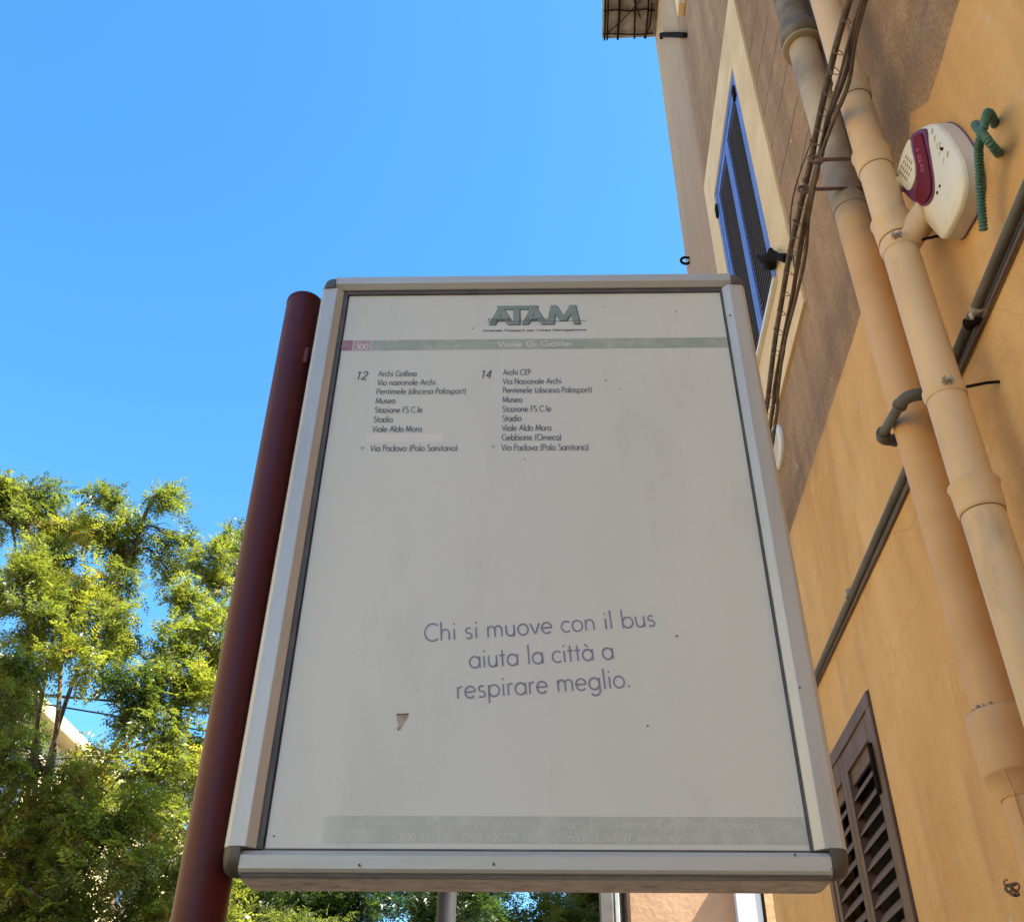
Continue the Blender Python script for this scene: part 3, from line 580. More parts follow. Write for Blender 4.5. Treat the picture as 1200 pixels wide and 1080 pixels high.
lens = [(1.065,1.814,4.131),(1.065,1.753,4.068),(1.065,1.760,4.010),(1.065,1.773,3.955),(1.065,1.797,3.893),(1.065,1.829,3.868),(1.065,1.881,3.895),(1.065,1.928,3.974),(1.065,1.964,4.062),(1.065,1.953,4.076),(1.065,1.916,4.020),(1.065,1.872,4.019),(1.065,1.849,4.046),(1.065,1.833,4.097)]
splate([(1.065,1.814,4.131),(1.065,1.751,4.065),(1.065,1.760,4.010),(1.065,1.773,3.955),(1.065,1.795,3.890),(1.065,1.829,3.864),(1.065,1.883,3.893),(1.065,1.929,3.972),(1.065,1.967,4.070)]+[(1.065,1.962,4.145),(1.065,1.881,4.138)], SX-WX-.002, SX-WX-.014, 'rim', M['siren_purple'])
lens2 = [(1.065,1.807,4.108),(1.065,1.765,4.064),(1.065,1.770,4.008),(1.065,1.781,3.955),(1.065,1.801,3.898),(1.065,1.832,3.875),(1.065,1.883,3.903),(1.065,1.906,3.958),(1.065,1.867,3.984),(1.065,1.840,4.015),(1.065,1.825,4.065)]
splate(lens2, SX-WX-.010, SX-WX-.019, 'lens', M['siren_red'])
vent = [(1.065,1.952,4.145),(1.065,1.893,4.147),(1.065,1.832,4.131),(1.065,1.840,4.090),(1.065,1.850,4.040),(1.065,1.870,4.011),(1.065,1.901,4.006),(1.065,1.931,4.024),(1.065,1.954,4.086)]
vg = splate(vent, SX-WX-.010, SX-WX-.0175, 'grille', M['siren'])
va, vb = Vector(loc((1.065,1.948,4.127))), Vector(loc((1.065,1.936,4.051))); vu = Vector(loc((1.065,1.860,4.109)))-va
for i in range(5):
    for j in range(4):
        s0 = va+(vb-va)*(i/4.6+.02)+vu*(j/4.3+.02+.035*i); e0 = s0+vu*.15
        if i > 3 and j > 2: continue
        wv = (vb-va).normalized()*.0032
        MB().prism([(0,*(s0-wv).yz),(0,*(s0+wv).yz),(0,*(e0+wv).yz),(0,*(e0-wv).yz)], (SX-WX-.0178,0,0), (SX-WX-.0165,0,0)).build('slot', M['vent'], vg)
for (x_, y_, l_, a_) in ((1084,183,9,0),(1088,183,0,0),(1085,187,7,1),(1087,194,7,1),(1089,199,8,0),(1091,203,5,1)):
    pass
k = MB()
for i, (x_, y_) in enumerate(((1084,174),(1086,181),(1087,186),(1088,191),(1089.5,196),(1091,201))): pass
for P in ((1.065,1.803,4.039),(1.065,1.807,4.013),(1.065,1.811,3.999),(1.065,1.812,3.977),(1.065,1.816,3.963)):
    b0 = Vector(loc(P)); b0 += (cen-b0)*0
    for dd in ((0,.006,.004,.014),(.009,-.004,.002,.013)):
        q = b0+Vector((0,-dd[0]+.004,dd[1]-.004))
        k.prism([(0,q.y,q.z),(0,q.y+dd[2],q.z+.001),(0,q.y+dd[2],q.z+dd[3]),(0,q.y,q.z+dd[3])], (SX-WX-.0195,0,0), (SX-WX-.0185,0,0))
k.build('lettering', M['siren_mark'], sr)
k = MB()
for P in ((1.065,1.732,4.014),(1.065,1.734,3.982),(1.065,1.736,3.951),(1.065,1.740,3.918),(1.065,1.733,3.879),(1.065,1.724,3.937),(1.065,1.706,3.875)):
    q = Vector(loc(P)); k.prism([(0,q.y,q.z),(0,q.y-.004,q.z-.002),(0,q.y-.013,q.z+.009),(0,q.y-.010,q.z+.011)], (SX-WX-.0095,0,0), (SX-WX-.006,0,0))
k.build('mark', M['siren_side'], sr)
k = MB()
for P in ((1.065,1.781,3.850),(1.065,1.804,3.851),(1.065,1.712,3.919)):
    q = Vector(loc(P)); k.tube([(SX-WX-.004,q.y,q.z),(SX-WX-.0125,q.y,q.z)], .0042, 8)
k.build('screw_hole', M['dark'], sr)
k = MB(); k.tube([(v.x, v.y, v.z) for v in shrink(lo, 1.035, -.004)]+[tuple(shrink(lo, 1.035, -.004)[0])], .0022, 5); k.build('seal', M['siren_purple'], sr)

# ------------------------------------------------------------------ corrugated hose
def corrug(pts, r, name):
    P = spline(pts, 24); L_ = [0]
    for a, b in zip(P, P[1:]): L_.append(L_[-1]+(b-a).length)
    tot = L_[-1]; st = .0016; out = []; rad = []; j = 0
    for i in range(int(tot/st)):
        s_ = i*st
        while L_[j+1] < s_: j += 1
        t = (s_-L_[j])/(L_[j+1]-L_[j]); out.append(P[j].lerp(P[j+1], t)); ph = (s_ % .0085)/.0085
        rad.append(r*(1.0 if ph < .5 else .78))
    return out, rad
hs = at0('corrugated_hose', 'green corrugated hose knotted on the wall and hanging beside the siren', 'hose')
pts = [(1.100,1.563,3.699), (1.070,1.532,3.671), (1.050,1.518,3.712), (1.060,1.548,3.783), (1.080,1.560,3.813), (1.070,1.544,3.763)]
a, b = corrug([(1.120,1.600,3.742), (1.080,1.545,3.678), (1.055,1.522,3.688), (1.050,1.528,3.738), (1.060,1.548,3.791)], .0115, 'loop')
MB().tube(a, b, 14).build('loop', M['hose'], hs)
a, b = corrug([(1.120,1.566,3.814), (1.085,1.516,3.777), (1.070,1.501,3.770), (1.060,1.505,3.749), (1.050,1.515,3.723), (1.045,1.538,3.707), (1.050,1.564,3.702), (1.060,1.605,3.683), (1.070,1.661,3.638), (1.075,1.710,3.577)], .0115, 'tail')
MB().tube(a, b, 14).build('tail', M['hose'], hs)

# wire twist on the narrow bottom pipe
tw = []
rn = random.Random(6)
for i in range(20):
    a = i*.9; q = .6+.5*rn.random(); tw.append(Vector((1.000,2.411,2.204))+Vector((.010*math.sin(a*1.7), .019*q*math.cos(a), .015*q*math.sin(a+.5*math.sin(i)))))
tw += [Vector((1.020,2.500,2.241)), Vector((1.020,2.476,2.242))]
tag(MB().tube(spline(tw, 3), .0022, 5).build('wire_twist', M['rust']), 'rusty twist of wire on the narrow pipe under the orange collar', 'wire')

# ------------------------------------------------------------------ bus stop sign
sg = empty('bus_stop_sign', (-.008*math.cos(R(1.217))-1.33*math.sin(R(1.217)), 1.33*math.cos(R(1.217))-.008*math.sin(R(1.217)), 0),
           'tall grey framed bus stop information sign on a dark maroon pole', 'sign', rz=R(1.217))
HW = .4005; ZT, ZB = 3.050, 1.950; IN = .047; CW = .026
zin_b, zin_t = 1.983, 3.012
prof = [(0.001,.0185),(.0,.008),(.0012,.003),(.0036,-.0015),(.0080,-.0048),(.0090,-.0052),(.0305,-.0068),(.0320,-.0064),(.0425,.0020),(.0430,.0035),(.0425,.012)]
def rail(kind):
    vs = []
    sw = 1.0 if kind in 'LR' else .038/.047
    for e in (0, 1):
        for w_, d in prof:
            w2 = w_*sw
            if kind == 'L': p = (-HW+w2, d, zin_b if e == 0 else zin_t)
            if kind == 'R': p = (HW-w2, d, zin_b if e == 0 else zin_t)
            if kind == 'B': p = ((-1, 1)[e]*(HW-CW), d, ZB+w2*.87)
            if kind == 'T': p = ((-1, 1)[e]*(HW-CW), d, ZT-w2)
            vs.append(p)
    n = len(prof)
    fs = [(i, i+1, n+i+1, n+i) for i in range(n-1)]
    k = MB(); k.add(vs, fs, False); k.add(vs[:n], [tuple(range(n))]); k.add(vs[n:], [tuple(range(n))])
    o = k.build('frame_rail', M['alu_v' if kind in 'LR' else 'alu'], sg)
    return o
for q in 'LRTB': rail(q)
MB().box((-(HW-CW)+.002, -.0005, ZB-.0015), (HW-CW-.002, .0140, ZB+.0005)).build('shade_stain_line', M['corner'], sg)  # dark strip: stain plus the shade of the rail's lower facet, put in as colour
def cap(sx, sz):                   # rounded plastic corner: profile swept round the corner
    hgt = (zin_b-ZB) if sz < 0 else (ZT-zin_t)
    ox = sx*(HW-CW); oz = zin_b if sz < 0 else zin_t
    A = np.linspace(0, math.pi/2, 11); rings = []
    for w_, d in [(0,.0195),(-.0008,.014),(.001,.006),(.0038,.0),(.0085,-.0065),(.014,-.0085),(.022,-.009)]:
        ring = []
        for a in A:
            c, s_ = math.cos(a), math.sin(a); e = .62
            ring.append((ox+sx*(CW-w_)*(c**e), d, oz+sz*(hgt-w_*hgt/CW)*(s_**e)))
        rings.append(ring)
    k = MB(); n = len(A); vs = [p for r_ in rings for p in r_]; k.add(vs, [(a*n+i, a*n+i+1, (a+1)*n+i+1, (a+1)*n+i) for a in range(len(rings)-1) for i in range(n-1)], True)
    k.add([(ox, -.009, oz)]+rings[-1], [(0, i+1, i+2) for i in range(n-1)])
    side = [r_[0] for r_ in rings]+[(ox, -.009, oz), (ox, .0195, oz)]; k.add(side, [tuple(range(len(side)))])
    side = [r_[-1] for r_ in rings]+[(ox, -.009, oz), (ox, .0195, oz)]; k.add(side, [tuple(range(len(side)))])
    k.build('corner_cap', M['corner'], sg)
for sx in (-1, 1):
    for sz in (-1, 1): cap(sx, sz)
# housing behind the frame
def rrect(hx, z0, z1, r, n=5):
    pts = []
    for cx, cz2, a0 in ((hx-r, z1-r, 0), (-hx+r, z1-r, 90), (-hx+r, z0+r, 180), (hx-r, z0+r, 270)):
        for i in range(n+1):
            a = R(a0+90*i/n); pts.append((cx+r*math.cos(a), 0, cz2+r*math.sin(a)))
    return pts
MB().prism(rrect(HW-.010, ZB+.0015, ZT-.008, .020), (0, .0187, 0), (0, .088, 0)).build('housing', M['housing'], sg, bevel=.002, segs=1)
MB().prism(rrect(HW-.012, ZB+.010, ZT-.010, .01), (0, .0105, 0), (0, .0175, 0)).build('backing', M['gasket'], sg)
gk = MB()
gk.box((-.3575, .0045, zin_b), (-.350, .010, zin_t)); gk.box((.3545, .0045, zin_b), (.3575, .0100, zin_t)); gk.box((-.3495, .0045, zin_t-.006), (.354, .010, zin_t+.001))
gk.box((-.3495, .0045, zin_b-.004), (.354, .010, zin_b+.0005))
gk.build('gasket', M['gasket'], sg)
PL, PRr = -.3455, .3535
poster = MB().box((-.3475, .0085, zin_b+.0015), (.3537, .0102, zin_t-.0065)).build('poster', M['poster'], sg, recalc=True)
for px in ((-.362, 2.61), (-.362, 2.86)):
    MB().tube([(px[0], .001, px[1]), (px[0], .0045, px[1])], .0032, 10).build('rivet', M['steel'], sg)
for p in ((.362,2.93),(.33,1.975),(-.05,1.962),(-.22,1.960),(.374,1.958),(.372,2.2)):
    MB().tube([(p[0], -.0085, p[1]), (p[0], -.006, p[1])], .0016, 7).build('paint_chip', M['speck'], sg)

# stroke lettering -------------------------------------------------------------
def arc(cx, cy, rx, ry, a0, a1, n=None):
    n = n or max(4, int(abs(a1-a0)/22)); return [(cx+rx*math.cos(R(a0+(a1-a0)*i/n)), cy+ry*math.sin(R(a0+(a1-a0)*i/n))) for i in range(n+1)]
X_ = .62
G = {
 'a': (.66, [arc(.31,.31,.28,.31,0,360), [(.59,0),(.59,X_)]]), 'b': (.68, [[(.08,0),(.08,1.08)], arc(.36,.31,.28,.31,0,360)]),
 'c': (.52, [arc(.31,.31,.28,.31,48,312)]), 'd': (.68, [arc(.31,.31,.28,.31,0,360), [(.59,0),(.59,1.08)]]),
 'e': (.64, [[(.04,.32),(.58,.32)]+arc(.31,.31,.27,.31,0,318)]), 'f': (.34, [[(.14,0),(.14,.88)]+arc(.28,.88,.14,.18,180,90), [(.0,.60),(.32,.60)]]),
 'g': (.68, [arc(.31,.31,.28,.31,0,360), [(.59,X_),(.59,-.08)]+arc(.33,-.08,.26,.24,0,-150)]), 'h': (.62, [[(.08,0),(.08,1.08)], [(.08,.3)]+arc(.30,.36,.22,.26,150,0)+[(.52,0)]]),
 'i': (.22, [[(.11,0),(.11,X_)], [(.11,.84),(.11,.94)]]), 'l': (.22, [[(.11,0),(.11,1.08)]]),
 'm': (.94, [[(.08,0),(.08,X_)], [(.08,.36)]+arc(.27,.40,.19,.22,150,0)+[(.46,0)], [(.46,.36)]+arc(.65,.40,.19,.22,150,0)+[(.84,0)]]),
 'n': (.62, [[(.08,0),(.08,X_)], [(.08,.3)]+arc(.30,.36,.22,.26,150,0)+[(.52,0)]]), 'o': (.64, [arc(.32,.31,.28,.31,0,360)]),
 'p': (.68, [[(.08,-.34),(.08,X_)], arc(.36,.31,.28,.31,0,360)]), 'r': (.36, [[(.08,0),(.08,X_)], [(.08,.34)]+arc(.27,.42,.19,.20,150,70)]),
 's': (.46, [arc(.22,.46,.15,.15,40,250)+arc(.22,.16,.17,.16,80,-140)]), 't': (.34, [[(.16,0),(.16,.88)], [(.0,.60),(.32,.60)]]),
 'u': (.62, [[(.08,X_),(.08,.26)]+arc(.30,.26,.22,.26,180,360)+[(.52,X_)], [(.52,X_),(.52,0)]]), 'v': (.54, [[(.02,X_),(.27,0),(.52,X_)]]),
 'w': (.84, [[(.02,X_),(.22,0),(.42,X_),(.62,0),(.82,X_)]]), 'y': (.54, [[(.02,X_),(.28,.02)], [(.52,X_),(.14,-.34)]]), 'z': (.50, [[(.04,X_-.02),(.46,X_-.02),(.04,.02),(.46,.02)]]),
 'A': (.78, [[(.02,0),(.39,1),(.76,0)], [(.16,.36),(.62,.36)]]), 'C': (.80, [arc(.48,.5,.44,.5,50,310)]), 'E': (.50, [[(.46,1),(.08,1),(.08,0),(.46,0)], [(.08,.52),(.42,.52)]]),
 'F': (.48, [[(.46,1),(.08,1),(.08,0)], [(.08,.52),(.42,.52)]]), 'G': (.90, [arc(.5,.5,.45,.5,50,340)+[(.93,.42),(.5,.42)]]), 'M': (.98, [[(.04,0),(.14,1),(.46,.02),(.80,1),(.92,0)]]),
 'N': (.78, [[(.08,0),(.08,1),(.68,0),(.68,1)]]), 'O': (1.0, [arc(.5,.5,.46,.5,0,360)]), 'P': (.56, [[(.08,0),(.08,1)]+arc(.28,.74,.24,.26,90,-90)+[(.08,.48)]]),
 'R': (.60, [[(.08,0),(.08,1)]+arc(.28,.74,.24,.26,90,-90)+[(.08,.48)], [(.28,.48),(.54,0)]]), 'B': (.58, [[(.08,0),(.08,1)]+arc(.28,.76,.20,.24,90,-90)+[(.08,.52)], arc(.28,.26,.24,.26,90,-90)+[(.08,0)]]),
 'I': (.22, [[(.11,0),(.11,1)]]), 'L': (.46, [[(.08,1),(.08,0),(.44,0)]]), 'S': (.56, [arc(.28,.76,.20,.24,45,260)+arc(.28,.26,.23,.26,80,-140)]), 'T': (.56, [[(.02,1),(.54,1)], [(.28,0),(.28,1)]]),
 'V': (.70, [[(.02,1),(.35,0),(.68,1)]]), '1': (.56, [[(.14,.80),(.34,1),(.34,0)]]), '2': (.58, [arc(.30,.72,.22,.27,170,-30)+[(.06,.0),(.54,.0)]]), '3': (.58, [arc(.28,.75,.21,.25,140,-80)+arc(.28,.26,.24,.26,80,-140)]),
 '4': (.60, [[(.42,0),(.42,1),(.04,.26),(.56,.26)]]), '5': (.58, [[(.5,1),(.18,1),(.13,.58)]+arc(.28,.32,.24,.32,110,-140)]), '6': (.58, [[(.42,1),(.12,.5)], arc(.29,.28,.24,.28,0,360)]), '8': (.58, [arc(.29,.76,.19,.24,0,360), arc(.29,.26,.24,.26,0,360)]),
 '9': (.58, [[(.16,0),(.46,.5)], arc(.29,.72,.24,.28,0,360)]), '0': (.60, [arc(.30,.5,.26,.5,0,360)]), '7': (.56, [[(.04,1),(.52,1),(.18,0)]]),
 '.': (.24, [[(.12,0),(.12,.10)]]), '(': (.34, [arc(.46,.42,.34,.68,125,235)]), ')': (.34, [arc(-.12,.42,.34,.68,55,-55)]), '-': (.40, [[(.06,.34),(.34,.34)]]), "'": (.2, [[(.12,1.05),(.08,.8)]]), '/': (.4, [[(.02,-.1),(.38,1.05)]]),
 ' ': (.32, []),
}
G['\u00e0'] = (G['a'][0], G['a'][1]+[[(.18,.92),(.36,.76)]])
def lettering(txt, p0, width, cap_h, sw, m_, slant=0.0, rot=0.0, parent=poster, name='lettering', y=.0080, mb=None, track=.06):
    adv = 0; strokes = []
    for ch in txt:
        w_, st = G[ch]
        for s_ in st: strokes.append([(adv+x, q) for x, q in s_])
        adv += w_+track
    sx = width/max(adv-track, .1); k = mb or MB(); cnt = 0; cr, sr_ = math.cos(rot), math.sin(rot)
    split = []
    for s_ in strokes:
        cur = [s_[0]]
        for i in range(1, len(s_)):
            cur.append(s_[i])
            if i < len(s_)-1:
                ax, ay = s_[i][0]-s_[i-1][0], s_[i][1]-s_[i-1][1]; bx_, by_ = s_[i+1][0]-s_[i][0], s_[i+1][1]-s_[i][1]
                if ax*bx_+ay*by_ < .25*math.hypot(ax, ay)*math.hypot(bx_, by_): split.append(cur); cur = [s_[i]]
        split.append(cur)
    strokes = split
    for s_ in strokes:
        pts = []
        for x, q in s_:
            a = x*sx+q*cap_h*slant; b = q*cap_h; pts.append((p0[0]+a*cr-b*sr_, p0[1]+a*sr_+b*cr))
        if len(pts) < 2: continue
        closed = (abs(pts[0][0]-pts[-1][0])+abs(pts[0][1]-pts[-1][1])) < 1e-6; n = len(pts); L_ = []; R2 = []
        for i in range(n):
            a = pts[i-1] if i > 0 else (pts[-2] if closed else None); b = pts[i]; c = pts[i+1] if i < n-1 else (pts[1] if closed else None)
            ds = []
            if a: d = (b[0]-a[0], b[1]-a[1]); l = math.hypot(*d) or 1; ds.append((d[0]/l, d[1]/l))
            if c: d = (c[0]-b[0], c[1]-b[1]); l = math.hypot(*d) or 1; ds.append((d[0]/l, d[1]/l))
            if len(ds) == 2:
                tx, ty = ds[0][0]+ds[1][0], ds[0][1]+ds[1][1]; l = math.hypot(tx, ty)
                if l < .3: tx, ty = ds[0]; l = 1
                tx /= l; ty /= l; kf = min(1.6, 1/max(.4, tx*ds[0][0]+ty*ds[0][1]))
            else: (tx, ty), kf = ds[0], 1
            h = sw/2*kf; L_.append((b[0]-ty*h, b[1]+tx*h)); R2.append((b[0]+ty*h, b[1]-tx*h))
        yy = y-(cnt % 7)*.00004; cnt += 1
        k.add([(p[0], yy, p[1]) for p in L_]+[(p[0], yy, p[1]) for p in R2], [(n+i, n+i+1, i+1, i) for i in range(n-1)])
    if mb is None: return k.build(name, m_, parent, recalc=False)
def print_rect(a, b, m_, name, y=.0083, parent=poster):
    k = MB(); k.add([(a[0],y,b[1]),(b[0],y,b[1]),(b[0],y,a[1]),(a[0],y,a[1])], [(0,1,2,3)]); return k.build(name, m_, parent, recalc=False)

# coloured bands
P1, P2, P3 = (-0.2922,2.8894), (0.3638,2.8690), (-0.2898,2.8637)
zt_, zb_ = P1[1]-.0, P3[1]
print_rect(((-0.2935,2.8862)[0], zt_), (.3532, zb_), M['band'], 'printed_band')
print_rect((-.3465, zt_), ((-0.3280,2.8866)[0], zb_), M['red_print'], 'printed_band')
print_rect(((-0.3265,2.8865)[0], zt_), ((-0.2950,2.8862)[0], zb_), M['pink_print'], 'printed_band')
lettering('300', (-0.3228,2.8662), .024, .013, .0022, M['pale_ink'])
lettering('V', (-0.3511,2.8686), .011, .010, .0020, M['pink_print'], rot=.2)
lettering('Viale G. Galilei', (-0.0632,2.8707), (0.0730,2.8692)[0]-(-0.0632,2.8707)[0], .0125, .0026, M['pale_ink'])
bt, bb = (0.0282,2.0267)[1], (0.0277,1.9912)[1]
print_rect(((-0.2745,2.0102)[0], bt), (.3532, bb), M['band_pale'], 'printed_band')
lettering('Contatti e assistenza - Contact and assistance - Contacts et assistance - Contactos y asistencia', (-0.2668,2.0118), (0.2913,2.0144)[0]-(-0.2669,2.0124)[0], .0095, .00135, M['worn_ink'])
lettering('800 433310 - 0965 620129 (da telefono mobile)  //  www.atam.rc.it', (-0.1736,1.9948), (0.2233,1.9968)[0]-(-0.1736,1.9953)[0], .0095, .00125, M['worn_ink'])
# route lists
def route(num, npos, rows, x_ends, base, step_pts):
    pass
lettering('12', (-0.3159,2.7936), .021, .0185, .0024, M['ink'], slant=.16)
lettering('14', (-0.0935,2.7944), .020, .0185, .0024, M['ink'], slant=.16)
rows = [('Archi Gallina', (-0.2747,2.8003), (-0.2061,2.7996)), ('Via nazionale Archi', (-0.2743,2.7795), (-0.1714,2.7785)), ('Pentimele (discesa Palasport)', (-0.2739,2.7586), (-0.1163,2.7571)),
        ('Museo', (-0.2734,2.7374), (-0.2391,2.7371)), ('Stazione FS C.le', (-0.2729,2.7162), (-0.1900,2.7154)), ('Stadio', (-0.2732,2.6952), (-0.2401,2.6949)), ('Viale Aldo Moro', (-0.2734,2.6738), (-0.1887,2.6731)),
        ('Via Padova (Polo Sanitario)', (-0.2730,2.6323), (-0.1258,2.6313)),
        ('Archi CEP', (-0.0520,2.8015), (-0.0028,2.8010)), ('Via Nazionale Archi', (-0.0520,2.7801), (0.0512,2.7791)), ('Pentimele (discesa Palasport)', (-0.0518,2.7595), (0.1044,2.7580)),
        ('Museo', (-0.0517,2.7381), (-0.0176,2.7378)), ('Stazione FS C.le', (-0.0518,2.7165), (0.0324,2.7158)), ('Stadio', (-0.0518,2.6956), (-0.0189,2.6954)), ('Viale Aldo Moro', (-0.0519,2.6747), (0.0319,2.6740)),
        ('Gebbione (Omeca)', (-0.0518,2.6540), (0.0489,2.6532)), ('Via Padova (Polo Sanitario)', (-0.0522,2.6325), (0.0940,2.6315))]
for i, (t, a, b) in enumerate(rows):
    lettering(t, a, b[0]-a[0], .0130, .0015, M['ink'], slant=.0)
print_rect((-0.2818,2.6702), (-0.1527,2.6526), M['white_label'], 'sticker')
for c in ((-0.2867,2.6389), (-0.0659,2.6392)):
    k = MB(); k.add([(c[0]-.0045,.0082,c[1]+.004),(c[0]+.005,.0082,c[1]+.0035),(c[0]+.0005,.0082,c[1]-.005)], [(0,2,1)]); k.build('arrow_mark', M['band'], poster, recalc=False)
# slogan
rt = R(4.0)
def slog(t, a, b, h): lettering(t, a, math.hypot(b[0]-a[0], b[1]-a[1]), h, .0025, M['ink_violet'], rot=math.atan2(b[1]-a[1], b[0]-a[0]), track=.07)
slog('Chi si muove con il bus', (-0.1594,2.2795), (0.1818,2.3048), .0285)
slog('aiuta la citt\u00e0 a', (-0.0915,2.2373), (0.1177,2.2520), .0285)
slog('respirare meglio.', (-0.1079,2.1903), (0.1396,2.2084), .0285)
# logo: shaded block capitals with a fine line of capitals through them
def block(m_, dx, dz, y, sw, grow=0):
    k = MB(); h = (-0.0059,2.9743)[1]-(-0.0059,2.9251)[1]; x0, z0 = (-0.0833,2.9261); u = ((0.0917,2.9250)[0]-x0)
    S_ = [[(.045,.0),(.155,1)],[(.12,1),(.245,.0)],[(.10,.33),(.23,.33)],
          [(.17,.90),(.43,.90)],[(.305,.0),(.305,.9)],
          [(.395,.0),(.505,1)],[(.47,1),(.60,.0)],[(.45,.33),(.58,.33)],
          [(.665,.0),(.705,1)],[(.70,1),(.80,.18)],[(.80,.18),(.915,1)],[(.90,1),(.945,.0)]]
    for i, s_ in enumerate(S_):
        (xa, za), (xb, zb2) = [(x0+p[0]*u+dx, z0+p[1]*h+dz) for p in s_]
        if abs(za-zb2) < 1e-5: w_ = sw*.8; pts = [(xa,za-w_/2),(xb,za-w_/2),(xb,za+w_/2),(xa,za+w_/2)]
        else: w_ = sw; pts = [(xa-w_/2,za),(xa+w_/2,za),(xb+w_/2,zb2),(xb-w_/2,zb2)]
        yy = y-.00003*i; k.add([(p[0],yy,p[1]) for p in pts], [(0,1,2,3)])
    return k
lg = block(None, .0024, -.0018, .0083, .0125).build('logo', M['ink'], poster, recalc=False)
block(None, 0, 0, .0077, .0118).build('logo_face', M['logo_green'], lg, recalc=False)
c0_, c1_ = (-0.0835,2.9343), (0.0999,2.9349)
print_rect((c0_[0], c0_[1]-.0012), (c1_[0], c0_[1]+.0), M['ink'], 'logo_line', y=.0072, parent=lg)
lettering('REGGIO   CALABRIA', (-0.0819,2.9369), (0.0289,2.9369)[0]-(-0.0820,2.9382)[0], .0042, .0010, M['speck'], parent=lg, y=.0070, track=.35)
lettering("Azienda Trasporti per l'Area Metropolitana", (-0.0907,2.9089), (0.0991,2.9097)[0]-(-0.0907,2.9098)[0], .0048, .00125, M['ink'], track=.10)
# stain, scratches and specks on the poster
c = (-0.1838,2.1554)
k = MB(); k.add([(c[0]+x,.0079,c[1]+z) for x, z in ((-.007,.012),(.0095,.0125),(.0085,.006),(.004,.001),(.001,-.010),(-.004,-.012),(-.0035,-.004),(-.006,.003))], [tuple(range(8))[::-1]]); k.build('stain', M['stain'], poster, recalc=False)
k = MB(); k.add([(c[0]+x,.0077,c[1]+z) for x, z in ((-.008,.0125),(.010,.0135),(.0095,.0105),(-.007,.0100))], [(0,3,2,1)]); k.add([(c[0]+x,.0076,c[1]+z) for x, z in ((-.005,-.009),(-.002,-.008),(-.003,-.0125))], [(0,2,1)]); k.build('stain', M['speck'], poster, recalc=False)
rn = random.Random(11); k = MB(); i = 0
SP = [(0.1797,2.7501),(0.1295,2.7861),(0.1539,2.7660),(-0.1098,2.9165),(-0.3381,2.0001),(0.1585,2.1509),(0.1345,2.9691),(0.2670,2.9561),(0.2638,2.9012),(-0.0128,2.6136),(-0.2862,2.7155),(0.2104,2.2880),(0.3470,2.0399),(0.3427,2.0477),(-0.1537,2.3527),(0.0326,2.5106),(0.3385,2.4419)]
for p in SP+[(rn.uniform(-.33,.33), rn.uniform(2.02,2.98)) for _ in range(60)]:
    big = i < 12; s_ = rn.uniform(.0010,.0021) if big else rn.uniform(.0003,.0008); i += 1
    k.add([(p[0]+s_*math.cos(a)*rn.uniform(.7,1.1),.0078,p[1]+s_*math.sin(a)*rn.uniform(.8,1.3)) for a in np.linspace(0, -5.2, 6)], [tuple(range(6))])
k.build('specks', M['speck'], poster, recalc=False)['kind'] = 'stuff'
rn = random.Random(19); k = MB()
for i in range(46):
    x, z = rn.uniform(-.33,.33), rn.choice((rn.uniform(2.02,2.35), rn.uniform(2.02,2.98))); l = rn.uniform(.006,.035); a = rn.gauss(1.3,.5); w_ = rn.uniform(.00015,.0004)
    dx, dz = l*math.cos(a), l*math.sin(a); k.add([(x,.0079-i*1e-6,z),(x+dx*.5+w_,.0079-i*1e-6,z+dz*.5),(x+dx,.0079-i*1e-6,z+dz),(x+dx*.5-w_,.0079-i*1e-6,z+dz*.5)], [(0,1,2,3)])
k.build('scratches', M['white_label'], poster, recalc=False)['kind'] = 'stuff'
# pole with cap and fixing brackets
PLx = (-.4765, -.4590)
def pol(z):
    x = -.4785+(-.4650+.4785)*(3.05-z)/(3.05-1.92); return (x+.008+.028, .045, z)
MB().tube([pol(0.0), pol(1.0), pol(2.0), pol(3.018)], .0345, 40).build('pole', M['pole'], sg)
MB().tube([pol(3.018), pol(3.024), pol(3.028)], [.0352,.0345,.028], 40).build('pole_cap', M['pole'], sg)
for z in (2.20, 2.86):
    p = Vector(pol(z)); MB().box((p.x+.01, .03, z-.03), (-HW+.02, .06, z+.03)).build('pole_bracket', M['pole'], sg)
MB().box((pol(2.86)[0]+.022,.0175,2.845),(pol(2.86)[0]+.030,.03,2.882)).build('faded_sticker', M['sticker'], sg, bevel=.002)
MB().tube([pol(.0), pol(.13)], .06, 24).build('base_collar', M['pole'], sg)

